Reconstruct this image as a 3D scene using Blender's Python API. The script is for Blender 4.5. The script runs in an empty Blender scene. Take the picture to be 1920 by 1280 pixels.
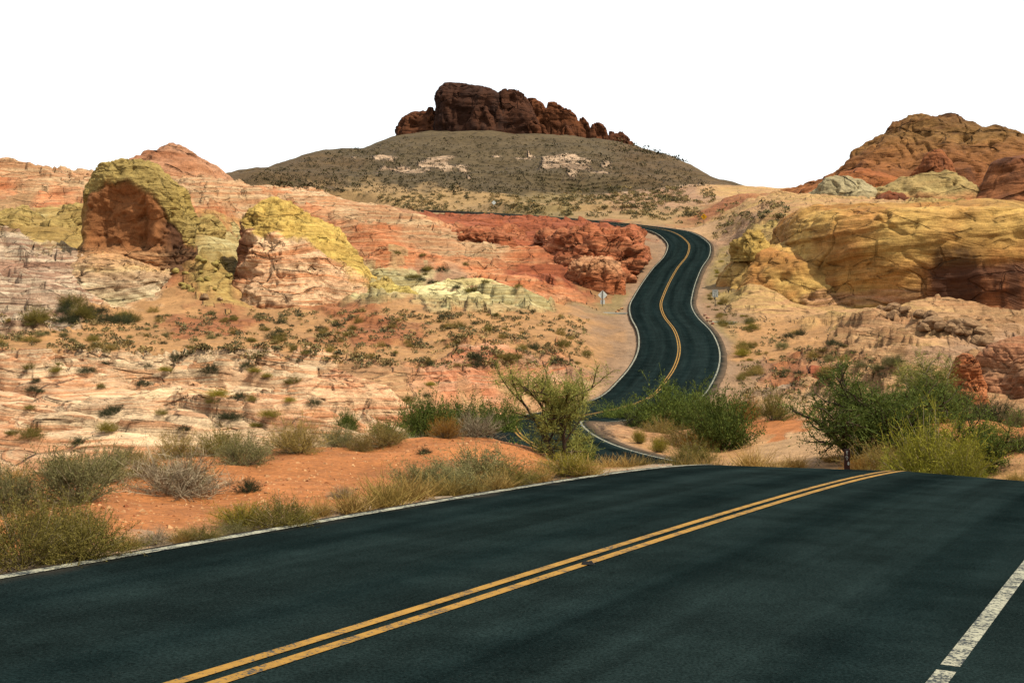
import bpy, math, random
import numpy as np
from mathutils import Vector

# ------------------------------------------------------------------ camera, sky, sun, exposure
F, U0, V0, H = 2667.0, 960.0, 510.0, 1.6          # focal length (px of the 1920 px photograph), principal column, horizon row, eye height
sc = bpy.context.scene
COL = sc.collection
cam = bpy.data.objects.new('camera', bpy.data.cameras.new('camera')); COL.objects.link(cam)
cam.location = (0, 0, H); cam.rotation_euler = (math.pi/2, 0, 0)
cam.data.sensor_width = 36; cam.data.lens = 36*F/1920
cam.data.shift_y = -(640-V0)/1920
cam.data.clip_start = .1; cam.data.clip_end = 9000
sc.camera = cam
SUN_EL, SUN_AZ = math.radians(58), math.radians(112)     # azimuth measured from straight ahead towards the right
world = bpy.data.worlds.new('World'); sc.world = world; world.use_nodes = True
nt = world.node_tree; nt.nodes.clear()
out = nt.nodes.new('ShaderNodeOutputWorld'); add = nt.nodes.new('ShaderNodeAddShader')
b1 = nt.nodes.new('ShaderNodeBackground'); b2 = nt.nodes.new('ShaderNodeBackground'); sky = nt.nodes.new('ShaderNodeTexSky')
sky.sky_type = 'NISHITA'; sky.sun_disc = False; sky.sun_elevation = SUN_EL; sky.sun_rotation = SUN_AZ
b1.inputs[1].default_value = .05; b2.inputs[0].default_value = (1, 1, 1, 1); b2.inputs[1].default_value = .655   # even white cloud veil over the clear sky
nt.links.new(sky.outputs[0], b1.inputs[0]); nt.links.new(b1.outputs[0], add.inputs[0]); nt.links.new(b2.outputs[0], add.inputs[1]); nt.links.new(add.outputs[0], out.inputs[0])
sun = bpy.data.objects.new('sun', bpy.data.lights.new('sun', 'SUN')); COL.objects.link(sun)
sun.data.energy = 5.0; sun.data.angle = math.radians(.6); sun.data.color = (1, .93, .80)
sd = Vector((math.sin(SUN_AZ)*math.cos(SUN_EL), math.cos(SUN_AZ)*math.cos(SUN_EL), math.sin(SUN_EL)))
sun.rotation_euler = sd.to_track_quat('Z', 'Y').to_euler()
vs = sc.view_settings; vs.view_transform = 'Standard'; vs.look = 'None'; vs.exposure = .55; vs.gamma = 1

rng = np.random.default_rng(7); random.seed(7)
LIT = 1.5
def S(r, g, b, k=LIT):                                # photographed sRGB of a lit surface -> base colour
    c = np.array([r, g, b])/255.
    l = np.where(c <= .04045, c/12.92, ((c+.055)/1.055)**2.4)
    return l/k*np.array([1, .97, .87])*.69

# ------------------------------------------------------------------ helpers
def tag(o, label=None, cat=None, group=None, kind=None):
    if label: o['label'] = label
    if cat: o['category'] = cat
    if group: o['group'] = group
    if kind: o['kind'] = kind
    return o
def mesh(name, V, Fc, mats, smooth=True, mi=None, attrs=None):
    """Fc: list of (n,3)/(n,4) index arrays"""
    me = bpy.data.meshes.new(name); V = np.asarray(V, np.float32)
    Fc = [np.asarray(f, np.int32) for f in (Fc if isinstance(Fc, list) else [Fc])]
    Fc = [f for f in Fc if len(f)]
    me.vertices.add(len(V)); me.vertices.foreach_set('co', V.ravel())
    nl = sum(f.size for f in Fc); nf = sum(len(f) for f in Fc)
    me.loops.add(nl); me.loops.foreach_set('vertex_index', np.concatenate([f.ravel() for f in Fc]))
    me.polygons.add(nf)
    sizes = np.concatenate([np.full(len(f), f.shape[1], np.int32) for f in Fc])
    me.polygons.foreach_set('loop_start', np.concatenate([[0], np.cumsum(sizes)[:-1]]).astype(np.int32))
    me.polygons.foreach_set('use_smooth', np.full(nf, smooth))
    for m in (mats if isinstance(mats, (list, tuple)) else [mats]): me.materials.append(m)
    if mi is not None: me.polygons.foreach_set('material_index', np.asarray(mi, np.int32))
    for k, a in (attrs or {}).items():
        a = np.asarray(a, np.float32)
        if a.ndim == 2:
            at = me.attributes.new(k, 'FLOAT_COLOR', 'POINT'); at.data.foreach_set('color', np.hstack([a, np.ones((len(a), 1), np.float32)]).astype(np.float32).ravel())
        else:
            at = me.attributes.new(k, 'FLOAT', 'POINT'); at.data.foreach_set('value', a)
    me.update(calc_edges=True); me.validate()
    return me
def obj(name, me, parent=None, loc=None, rz=None, sc_=None):
    o = bpy.data.objects.new(name, me); COL.objects.link(o)
    if parent: o.parent = parent
    if loc is not None: o.location = loc
    if rz is not None: o.rotation_euler = (0, 0, rz)
    if sc_ is not None: o.scale = sc_ if hasattr(sc_, '__len__') else (sc_,)*3
    return o
def gridfaces(r, c, wrap=False):
    a = np.arange(r*c).reshape(r, c)
    if wrap: a = np.hstack([a, a[:, :1]])
    return np.stack([a[:-1, :-1], a[:-1, 1:], a[1:, 1:], a[1:, :-1]], -1).reshape(-1, 4)
def sstep(a, b, x):
    t = np.clip((x-a)/(b-a), 0, 1); return t*t*(3-2*t)
PERM = np.random.default_rng(3).permutation(256); PERM = np.concatenate([PERM]*3)
GR = np.random.default_rng(4).normal(size=(256, 3)); GR /= np.linalg.norm(GR, axis=1)[:, None]; GR = GR.astype(np.float32)
from concurrent.futures import ThreadPoolExecutor
POOL = ThreadPoolExecutor(4)
def pn(p):
    p = np.asarray(p, np.float32)
    if len(p) <= 24000: return pn_(p)
    return np.concatenate(list(POOL.map(pn_, np.array_split(p, len(p)//16000+1))))
def pn_(p):
    i = np.floor(p).astype(np.int32); f = p-i; i &= 255
    w = f*f*f*(f*(f*6-15)+10); res = 0
    for dx in (0, 1):
        for dy in (0, 1):
            hh = PERM[PERM[i[:, 0]+dx]+i[:, 1]+dy]
            wxy = (w[:, 0] if dx else 1-w[:, 0])*(w[:, 1] if dy else 1-w[:, 1])
            for dz in (0, 1):
                g = GR[PERM[hh+i[:, 2]+dz]]
                res = res+wxy*(w[:, 2] if dz else 1-w[:, 2])*(g[:, 0]*(f[:, 0]-dx)+g[:, 1]*(f[:, 1]-dy)+g[:, 2]*(f[:, 2]-dz))
    return res*1.5
def fbm(p, o=4, g=.5, l=2.03):
    s = 0; a = 1
    for k in range(o): s = s+a*pn(p*l**k+17.3*k); a *= g
    return s
def ridged(p, o=3):
    s = 0; a = 1
    for k in range(o): s = s+a*(1-np.abs(pn(p*2.1**k+9.1*k))*2); a *= .5
    return s/1.75
def n1(q, seed=0): return pn(np.stack([q, np.full_like(q, .37+seed*3.1), np.full_like(q, .71+seed)], 1))
def Wp(u, v, Y): return np.array([(u-U0)/F*Y, Y, H-(v-V0)/F*Y])
def spl(P, n):
    P = np.asarray(P, float); out = []; P = np.vstack([2*P[0]-P[1], P, 2*P[-1]-P[-2]])
    for i in range(1, len(P)-2):
        t = np.linspace(0, 1, n, endpoint=False)[:, None]; a, b, c, e = P[i-1], P[i], P[i+1], P[i+2]
        out.append(.5*(2*b+(c-a)*t+(2*a-5*b+4*c-e)*t*t+(3*b-a-3*c+e)*t**3))
    return np.vstack(out+[P[-2][None]])

# ------------------------------------------------------------------ node materials
class NM:
    def __init__(s, name):
        s.m = bpy.data.materials.new(name); s.m.use_nodes = True; s.t = s.m.node_tree; s.b = s.t.nodes['Principled BSDF']
        s.b.inputs['Specular IOR Level'].default_value = .12; s.b.inputs['Roughness'].default_value = .92
    def n(s, ty, **kw):
        x = s.t.nodes.new(ty)
        for k, v in kw.items(): setattr(x, k, v)
        return x
    def set(s, sock, v):
        if isinstance(v, bpy.types.NodeSocket): s.t.links.new(v, sock)
        elif v is not None: sock.default_value = v
    def attr(s, name, fac=False):
        a = s.n('ShaderNodeAttribute', attribute_name=name); return a.outputs['Fac' if fac else 'Color']
    def attr_vec(s, name): return s.n('ShaderNodeAttribute', attribute_name=name).outputs['Vector']
    def pos(s): return s.n('ShaderNodeNewGeometry').outputs['Position']
    def objc(s): return s.n('ShaderNodeTexCoord').outputs['Object']
    def mapping(s, vec, scale=(1, 1, 1), rot=(0, 0, 0), loc=(0, 0, 0)):
        m = s.n('ShaderNodeMapping'); s.set(m.inputs[0], vec); m.inputs[1].default_value = loc; m.inputs[2].default_value = rot; m.inputs[3].default_value = scale; return m.outputs[0]
    def noise(s, vec, scale, detail=4, rough=.55, dist=0):
        x = s.n('ShaderNodeTexNoise'); s.set(x.inputs['Vector'], vec); x.inputs['Scale'].default_value = scale; x.inputs['Detail'].default_value = detail; x.inputs['Roughness'].default_value = rough; x.inputs['Distortion'].default_value = dist
        return x.outputs[0]
    def voro(s, vec, scale, feat='DISTANCE_TO_EDGE'):
        x = s.n('ShaderNodeTexVoronoi', feature=feat); s.set(x.inputs['Vector'], vec); x.inputs['Scale'].default_value = scale; return x.outputs['Distance']
    def ramp(s, fac, a, b, lo=0., hi=1.):
        x = s.n('ShaderNodeMapRange', interpolation_type='SMOOTHSTEP'); s.set(x.inputs[0], fac); x.inputs[1].default_value = a; x.inputs[2].default_value = b; x.inputs[3].default_value = lo; x.inputs[4].default_value = hi; return x.outputs[0]
    def math(s, op, a, b=None):
        x = s.n('ShaderNodeMath', operation=op); s.set(x.inputs[0], a); s.set(x.inputs[1], b); return x.outputs[0]
    def mix(s, fac, a, b, mode='MIX'):
        x = s.n('ShaderNodeMix', data_type='RGBA', blend_type=mode); s.set(x.inputs[0], fac)
        for k, v in ((6, a), (7, b)): s.set(x.inputs[k], v if isinstance(v, bpy.types.NodeSocket) or v is None else (*v, 1))
        return x.outputs[2]
    def grey(s, f):
        x = s.n('ShaderNodeCombineColor')
        for k in range(3): s.set(x.inputs[k], f)
        return x.outputs[0]
    def bump(s, h, strength, dist, prev=None):
        x = s.n('ShaderNodeBump'); x.inputs['Strength'].default_value = strength; x.inputs['Distance'].default_value = dist; s.set(x.inputs['Height'], h)
        if prev is not None: s.set(x.inputs['Normal'], prev)
        return x.outputs[0]
    def done(s, col, normal=None, rough=None):
        s.set(s.b.inputs['Base Color'], col if isinstance(col, bpy.types.NodeSocket) else (*col, 1))
        if normal is not None: s.set(s.b.inputs['Normal'], normal)
        if rough is not None: s.set(s.b.inputs['Roughness'], rough)
        return s.m

def rock_material(name, rot=(.25, .08, 0), band=1.6, unit=1.0, warp=3.2):
    """bedded sandstone: Col / Col2 alternate by bedding layer, 'rock' scales relief, 'var' carries desert varnish"""
    m = NM(name); p = m.pos(); u = 1/unit
    wv = m.n('ShaderNodeVectorMath', operation='ADD'); m.set(wv.inputs[0], p)
    nz = m.n('ShaderNodeTexNoise'); m.set(nz.inputs['Vector'], p); nz.inputs['Scale'].default_value = .12*u; nz.inputs['Detail'].default_value = 2
    sc2 = m.n('ShaderNodeVectorMath', operation='SCALE'); m.set(sc2.inputs[0], nz.outputs[1]); sc2.inputs[3].default_value = warp*unit
    m.set(wv.inputs[1], sc2.outputs[0]); q = wv.outputs[0]
    s1 = m.noise(m.mapping(q, (.05*u, .05*u, band*u), rot), 1.0, 5, .62)
    s2 = m.noise(m.mapping(q, (.12*u, .12*u, band*5*u), rot), 1.0, 4, .6)
    g = m.noise(p, 1.3*u, 6, .62); big = m.noise(p, .22*u, 3, .5); fine = m.noise(p, 9*u, 4, .65)
    rk = m.attr('rock', True)
    f = m.ramp(m.math('ADD', m.math('MULTIPLY', s1, .64), m.math('MULTIPLY', s2, .36)), .43, .58)
    c = m.mix(m.math('MULTIPLY', f, rk), m.attr('Col'), m.attr('Col2'))
    c = m.mix(1., c, m.grey(m.ramp(g, .28, .72, .77, 1.2)), 'MULTIPLY')
    c = m.mix(1., c, m.grey(m.ramp(big, .3, .7, .86, 1.12)), 'MULTIPLY')
    c = m.mix(1., c, m.grey(m.ramp(fine, .3, .7, .76, 1.2)), 'MULTIPLY')
    c = m.mix(m.math('MULTIPLY', m.ramp(s2, .56, .70), m.math('MULTIPLY', rk, .45)), c, m.mix(1., c, (.66, .52, .42), 'MULTIPLY'))
    st = m.noise(m.mapping(q, (.55*u, .55*u, .10*u)), 1., 5, .65)
    va = m.attr('var', True)
    vf = m.ramp(m.math('ADD', st, m.math('MULTIPLY', va, .5)), .58, .95)
    c = m.mix(m.math('MULTIPLY', vf, m.math('MINIMUM', m.math('MULTIPLY', va, 1.4), .75)), c, S(62, 42, 34))
    ck = m.ramp(m.voro(m.mapping(q, (.16*u, .16*u, .42*u), rot), 1.0), .0, .035)
    ckm = m.ramp(m.noise(p, .35*u, 2), .47, .56)
    crack = m.math('MAXIMUM', ck, ckm)
    hgt = m.math('ADD', m.math('MULTIPLY', s1, 1.5), m.math('MULTIPLY', s2, .38))
    nb = m.bump(m.math('MULTIPLY', m.math('MULTIPLY', hgt, rk), 1.), 1., .7*unit)
    nb = m.bump(m.math('MULTIPLY', crack, rk), 1., .5*unit, nb)
    nb = m.bump(g, .5, .33*unit, nb); nb = m.bump(fine, .5, .08*unit, nb)
    return m.done(c, nb)
M = {}
M['terrain'] = rock_material('desert_ground', (.30, -.16, 0), 1.7, .75, 1.3)
M['hill'] = rock_material('hill_scree', (.1, .05, 0), .5, 3.)
M['rock'] = rock_material('bedded_sandstone', (.20, -.2, 0), 1.3, 1.)
M['rock_far'] = rock_material('far_sandstone', (.12, -.22, 0), .55, 2.6)
M['boulder'] = rock_material('boulder_sandstone', (.5, .35, 0), 4., .3)

# ------------------------------------------------------------------ road centre line
dd = np.array([.4226, .9063]); nn = np.array([.9063, -.4226]); pts = []
for t, z in ((-16, 1.0), (-10, .62), (-4, .26), (2, -.13), (7.3, -.49), (11.5, -.75), (16, -1.05), (19.5, -1.30), (22.6, -1.56)):
    q = -4.2*nn+t*dd; pts.append([q[0], q[1], z])
pts += [[7.6, 27.2, -2.18], [8.1, 31.5, -2.98], [7.0, 36.3, -3.75], [4.9, 41.8, -4.4], [2.9, 47.2, -4.82], [1.3, 53, -5.05], [.4, 59, -5.2], [.1, 65, -5.32], [.6, 71.5, -5.75], [3.2, 79, -6.5]]
pts += [list(Wp(*q)) for q in [(1209, 752, 88), (1250, 713, 96), (1269, 682, 104), (1275, 651, 113), (1266, 619, 124), (1247, 594, 136), (1240, 572, 147), (1245, 554, 157), (1256, 529, 171), (1272, 501, 188), (1287.5, 482, 200), (1293, 466, 211), (1290, 454, 221), (1269, 438, 238), (1237, 429, 250), (1150, 418, 268), (1050, 409, 290), (960, 402, 320), (880, 397, 350), (780, 393, 380), (640, 388, 420)]]
RD = spl(pts, 14)
def resample(P, step):
    s = np.concatenate([[0], np.cumsum(np.linalg.norm(np.diff(P[:, :2], axis=0), axis=1))]); t = np.arange(0, s[-1], step)
    return np.stack([np.interp(t, s, P[:, k]) for k in range(P.shape[1])], 1)
RD = resample(RD, .75)
for _ in range(14): RD[1:-1] = .25*RD[:-2]+.5*RD[1:-1]+.25*RD[2:]
RT = np.gradient(RD[:, :2], axis=0); RT /= np.linalg.norm(RT, axis=1)[:, None]; RN = np.stack([RT[:, 1], -RT[:, 0]], 1)
RS = np.concatenate([[0], np.cumsum(np.linalg.norm(np.diff(RD[:, :2], axis=0), axis=1))])

# ------------------------------------------------------------------ terrain: points read off the photograph (column, row, distance in metres)
CP = [  # left berm
 (-300,1010,14),(0,960,15),(0,905,24),(230,920,17),(230,866,26),(400,935,17),(400,852,27),(550,900,19),(550,842,27),(700,890,20),(700,830,28),(860,860,22),(860,823,28),(980,855,22),(980,836,26),(1060,868,23),(1100,885,22),
 (-300,910,26),(-300,955,36),(0,930,34),(230,920,35),(400,905,35),(550,900,35),(700,890,35),(860,880,36),(1000,875,36),
 # slickrock pavement
 (-300,880,42),(0,860,42),(200,855,42),(400,852,42),(600,838,43),(750,820,46),(0,770,54),(200,790,50),(400,775,53),(600,770,55),(750,775,55),(0,700,73),(200,735,63),(400,725,67),(600,740,64),(750,755,62),(880,790,56),
 (0,665,92),(200,668,90),(400,668,90),(600,690,82),(800,700,78),(900,740,68),(1000,700,82),(1090,720,84),(1000,750,70),(-300,690,80),
 # sandy slope
 (0,640,104),(200,638,106),(400,635,108),(600,640,104),(800,655,98),(1000,660,97),(1090,660,103),(0,625,110),(200,600,122),(400,595,124),(600,600,121),(800,605,118),(1000,610,117),(1095,610,122),
 (250,570,136),(400,572,136),(550,575,133),(700,575,132),(850,575,131),(1000,578,132),(1100,590,134),(1120,575,146),
 # rocks on the left
 (-300,560,130),(0,560,128),(100,520,140),(0,500,146),(-300,500,150),(0,450,160),(100,450,160),(0,420,172),(100,405,176),(-300,400,190),(0,380,196),(100,375,200),(0,345,218),(100,345,220),(0,310,236),(100,325,240),(180,330,246),(-300,300,240),
 (250,560,138),(250,530,152),(250,500,165),(330,430,175),(400,520,147),(400,450,165),(420,400,192),(350,350,232),(430,347,240),(520,358,242),(640,373,244),(740,392,242),(830,412,240),
 (500,470,190),(600,400,210),(700,500,160),(700,450,185),(600,520,175),(560,572,150),(480,568,150),(660,566,148),(800,520,155),(800,470,185),(850,440,210),(950,540,148),(950,490,178),(950,450,208),(930,434,235),(1030,560,146),(1060,500,175),(1060,446,222),(1140,440,232),(1000,436,238),
 (1200,500,180),(1215,460,210),(1160,560,148),(1170,620,124),(1130,700,100),
 # behind the left ridge
 (-300,330,330),(0,345,330),(200,350,330),(430,375,300),(640,392,290),
 # plain
 (700,405,290),(830,413,275),(900,405,300),(900,385,360),(900,366,430),(650,371,430),(1100,390,350),(1100,364,430),(1250,385,330),(1300,420,285),(1330,385,330),(1250,362,430),(1340,362,425),(430,352,430),(200,352,430),(-300,345,430),
 # hill
 (445,331,520),(520,330,470),(600,340,470),(520,311,560),(600,290,600),(745,260,660),(950,256,680),(1180,277,660),(1270,296,600),(1340,349,500),(745,330,500),(950,330,500),(1150,330,500),(745,295,570),(950,290,570),(1150,295,570),(1250,330,500),
 (745,262,720),(950,258,740),(1180,275,720),(400,345,560),(200,360,600),(-300,365,600),(1400,366,560),(1340,372,640),(1270,340,760),(600,330,760),(900,300,900),(1600,380,600),(2200,380,600),(-300,400,1200),(900,400,1200),(2200,400,1200),(900,450,2500),(-300,450,2500),(2200,450,2500),
 # right of the road
 (1395,830,62),(1450,853,50),(1500,872,41),(1390,760,84),(1400,700,99),(1390,640,117),(1360,600,136),(1340,560,155),(1350,500,184),(1370,460,205),(1350,430,235),(1310,425,262),
 (1500,780,71),(1500,720,90),(1550,650,110),(1450,600,135),(1600,600,124),(1750,650,102),(1750,605,116),(1640,580,130),(1900,645,104),(1900,605,116),(1700,720,76),(1600,790,62),(1600,850,46),(1850,780,54),(1900,792,60),(1850,772,70),(1960,772,72),(1750,860,40),(1900,860,36),(1650,880,36),(2100,900,34),(2200,790,60),(2200,640,104),(2100,905,26),(1850,890,30),
 (1420,530,158),(1450,540,165),(1400,420,205),(1500,560,160),(1650,572,160),(1900,585,160),(2200,585,160),
 (1500,396,200),(1400,385,250),(1380,368,310),(1600,392,215),(1750,398,205),(1900,405,200),(1600,377,255),(1480,366,290),(1750,385,255),(1900,392,250),(2200,395,230),
 (1500,372,330),(1750,372,330),(2200,370,330),(1440,364,330),
 (-300,1100,9),(0,1100,8),(-300,1500,4),(960,1500,4),(2200,1500,4.5),(2200,1180,8),(2300,1020,14),(2200,960,20)]
CPu = np.array(CP, float)
X0 = np.stack([CPu[:, 0]/150, np.log(CPu[:, 2])*5], 1); Z0 = H-(CPu[:, 1]-V0)/F*CPu[:, 2]
rsel = RD[(RD[:, 1] > 4)][::9]; ru = U0+F*rsel[:, 0]/rsel[:, 1]; ok = (ru > -600) & (ru < 2600)
X0 = np.vstack([X0, np.stack([ru[ok]/150, np.log(rsel[ok, 1])*5], 1)]); Z0 = np.concatenate([Z0, rsel[ok, 2]])
Kf = lambda A, B: np.sqrt(((A[:, None, :]-B[None, :, :])**2).sum(-1)+.02)
n0 = len(X0); A = np.zeros((n0+3, n0+3)); A[:n0, :n0] = -Kf(X0, X0)+np.eye(n0)*.02; A[:n0, n0:] = np.hstack([np.ones((n0, 1)), X0]); A[n0:, :n0] = A[:n0, n0:].T
Wt = np.linalg.solve(A, np.concatenate([Z0, [0, 0, 0]]))
gu = np.concatenate([np.linspace(-1500, -40, 60)[:-1], np.linspace(-40, 1960, 760), np.linspace(1960, 3400, 60)[1:]])
gY = np.concatenate([np.exp(np.linspace(np.log(3.), np.log(32), 120))[:-1], np.exp(np.linspace(np.log(32), np.log(270), 400))[:-1], np.exp(np.linspace(np.log(270), np.log(800), 200))[:-1], np.exp(np.linspace(np.log(800), np.log(6000), 14))])
NU, NY = len(gu), len(gY)
# control surface on a coarser lattice, then bilinear to the full grid
cu = gu[::4] if gu[::4][-1] == gu[-1] else np.append(gu[::4], gu[-1]); cY = gY[::2] if gY[::2][-1] == gY[-1] else np.append(gY[::2], gY[-1])
Q = np.stack(np.meshgrid(cu/150, np.log(cY)*5, indexing='ij'), -1).reshape(-1, 2)
zc = np.concatenate([-(Kf(q, X0)@Wt[:n0])+Wt[n0]+q@Wt[n0+1:] for q in np.array_split(Q, 40)]).reshape(len(cu), len(cY))
tmp = np.stack([np.interp(gu, cu, zc[:, j]) for j in range(len(cY))], 1)
ZG = np.stack([np.interp(np.log(gY), np.log(cY), tmp[i]) for i in range(NU)], 0)          # (NU,NY)
UU, YY = np.meshgrid(gu, gY, indexing='ij'); XX = (UU-U0)/F*YY
# road bed
Pxy = np.stack([XX.ravel(), YY.ravel()], 1).astype(np.float32); best = np.full(len(Pxy), 1e9, np.float32); bi = np.zeros(len(Pxy), np.int32)
for k in range(0, len(RD), 2):
    q = RD[k, :2].astype(np.float32); d2 = (Pxy[:, 0]-q[0])**2+(Pxy[:, 1]-q[1])**2; s = d2 < best; best[s] = d2[s]; bi[s] = k
lat = ((Pxy-RD[bi, :2])*RN[bi]).sum(1).reshape(NU, NY); lo = np.abs(((Pxy-RD[bi, :2])*RT[bi]).sum(1)).reshape(NU, NY); lo = np.maximum(0, lo-1.5)
dist = np.sqrt(lat**2+lo**2); Yn = RD[bi, 1].reshape(NU, NY)
Wd = np.where(Yn < 32, 3.2, 6.); dist0 = dist; dist = np.where((lat > 0) & (Yn < 28), np.maximum(dist-1.0*(1-sstep(20, 28, Yn)), np.minimum(dist, 3.0)), dist)
wr = sstep(0, 1, (dist-3.75)/Wd)                                                          # 0 on the road bed, 1 on free ground
bank = np.exp(-((RD[:, 1]-33)/7)**2)*.085*(np.arange(len(RD)) > 30)
bed = RD[bi, 2].reshape(NU, NY)-np.where(YY < 30, .068, .085)-.0012*YY-.04*np.clip(dist-3.3, 0, 6)-bank[bi].reshape(NU, NY)*np.clip(lat, 0, 6)-.4*(1-sstep(2.6, 3.25, dist))
ZG = bed*(1-wr)+ZG*wr

def zat(u, Y, G=None):
    G = ZG if G is None else G
    i = np.clip(np.searchsorted(gu, u)-1, 0, NU-2); j = np.clip(np.searchsorted(gY, Y)-1, 0, NY-2)
    a = (u-gu[i])/(gu[i+1]-gu[i]); b = (Y-gY[j])/(gY[j+1]-gY[j])
    return (G[i, j]*(1-a)+G[i+1, j]*a)*(1-b)+(G[i, j+1]*(1-a)+G[i+1, j+1]*a)*b
HY = np.exp(np.linspace(np.log(5), np.log(900), 900))
def hit(u, v):
    """distance at which the line of sight through a pixel first meets the ground"""
    z = zat(np.full(len(HY), float(u)), HY); ray = H-(v-V0)/F*HY; k = np.argmax(z >= ray)
    return HY[k] if (z >= ray).any() else 600.
# ------------------------------------------------------------------ what the ground is made of
CL = {  # colour, colour of the other beds, rock 0..1
 'berm': (S(208,134,78,1.85), S(194,118,66,1.85), 0), 'sand': (S(203,154,104,1.7), S(188,136,88,1.7), .15), 'wash': (S(226,182,136,1.9), S(214,166,118,1.9), .05),
 'gravel': (S(182,145,112,1.95), S(170,132,100,1.95), 0), 'slick': (S(234,202,164,1.35), S(212,152,110,1.35), 1), 'spink': (S(218,158,114,1.35), S(236,206,168,1.3), 1),
 'sred': (S(214,138,98,1.35), S(228,180,144), 1), 'red': (S(176,100,66,1.4), S(146,78,50,1.4), .8), 'redor': (S(206,128,84,1.35), S(222,164,120,1.35), .9),
 'ridge': (S(206,150,108), S(226,190,148), 1), 'cream': (S(224,210,158), S(190,168,112), .9), 'yellow': (S(202,172,106), S(172,138,78), .8),
 'grey': (S(220,196,168,1.3), S(176,134,110,1.4), 1), 'plain': (S(196,160,112,1.9), S(172,140,98,1.9), .1), 'hill': (S(120,102,72,2.), S(100,86,60,2.), .4), 'hillr': (S(124,100,68,2.), S(102,87,58,2.), .4),
 'pale': (S(216,184,154,1.5), S(150,120,92,1.7), .9), 'ypink': (S(212,174,116,1.6), S(202,150,116,1.6), .6), 'olive': (S(164,140,94,1.8), S(180,150,104,1.8), .1), 'brown': (S(180,120,80), S(150,90,60), .4), 'tan': (S(206,164,120,1.5), S(186,136,96,1.5), .8), 'pinkpl': (S(194,150,118,1.7), S(206,172,138,1.7), .6)}
CN = list(CL)
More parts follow.
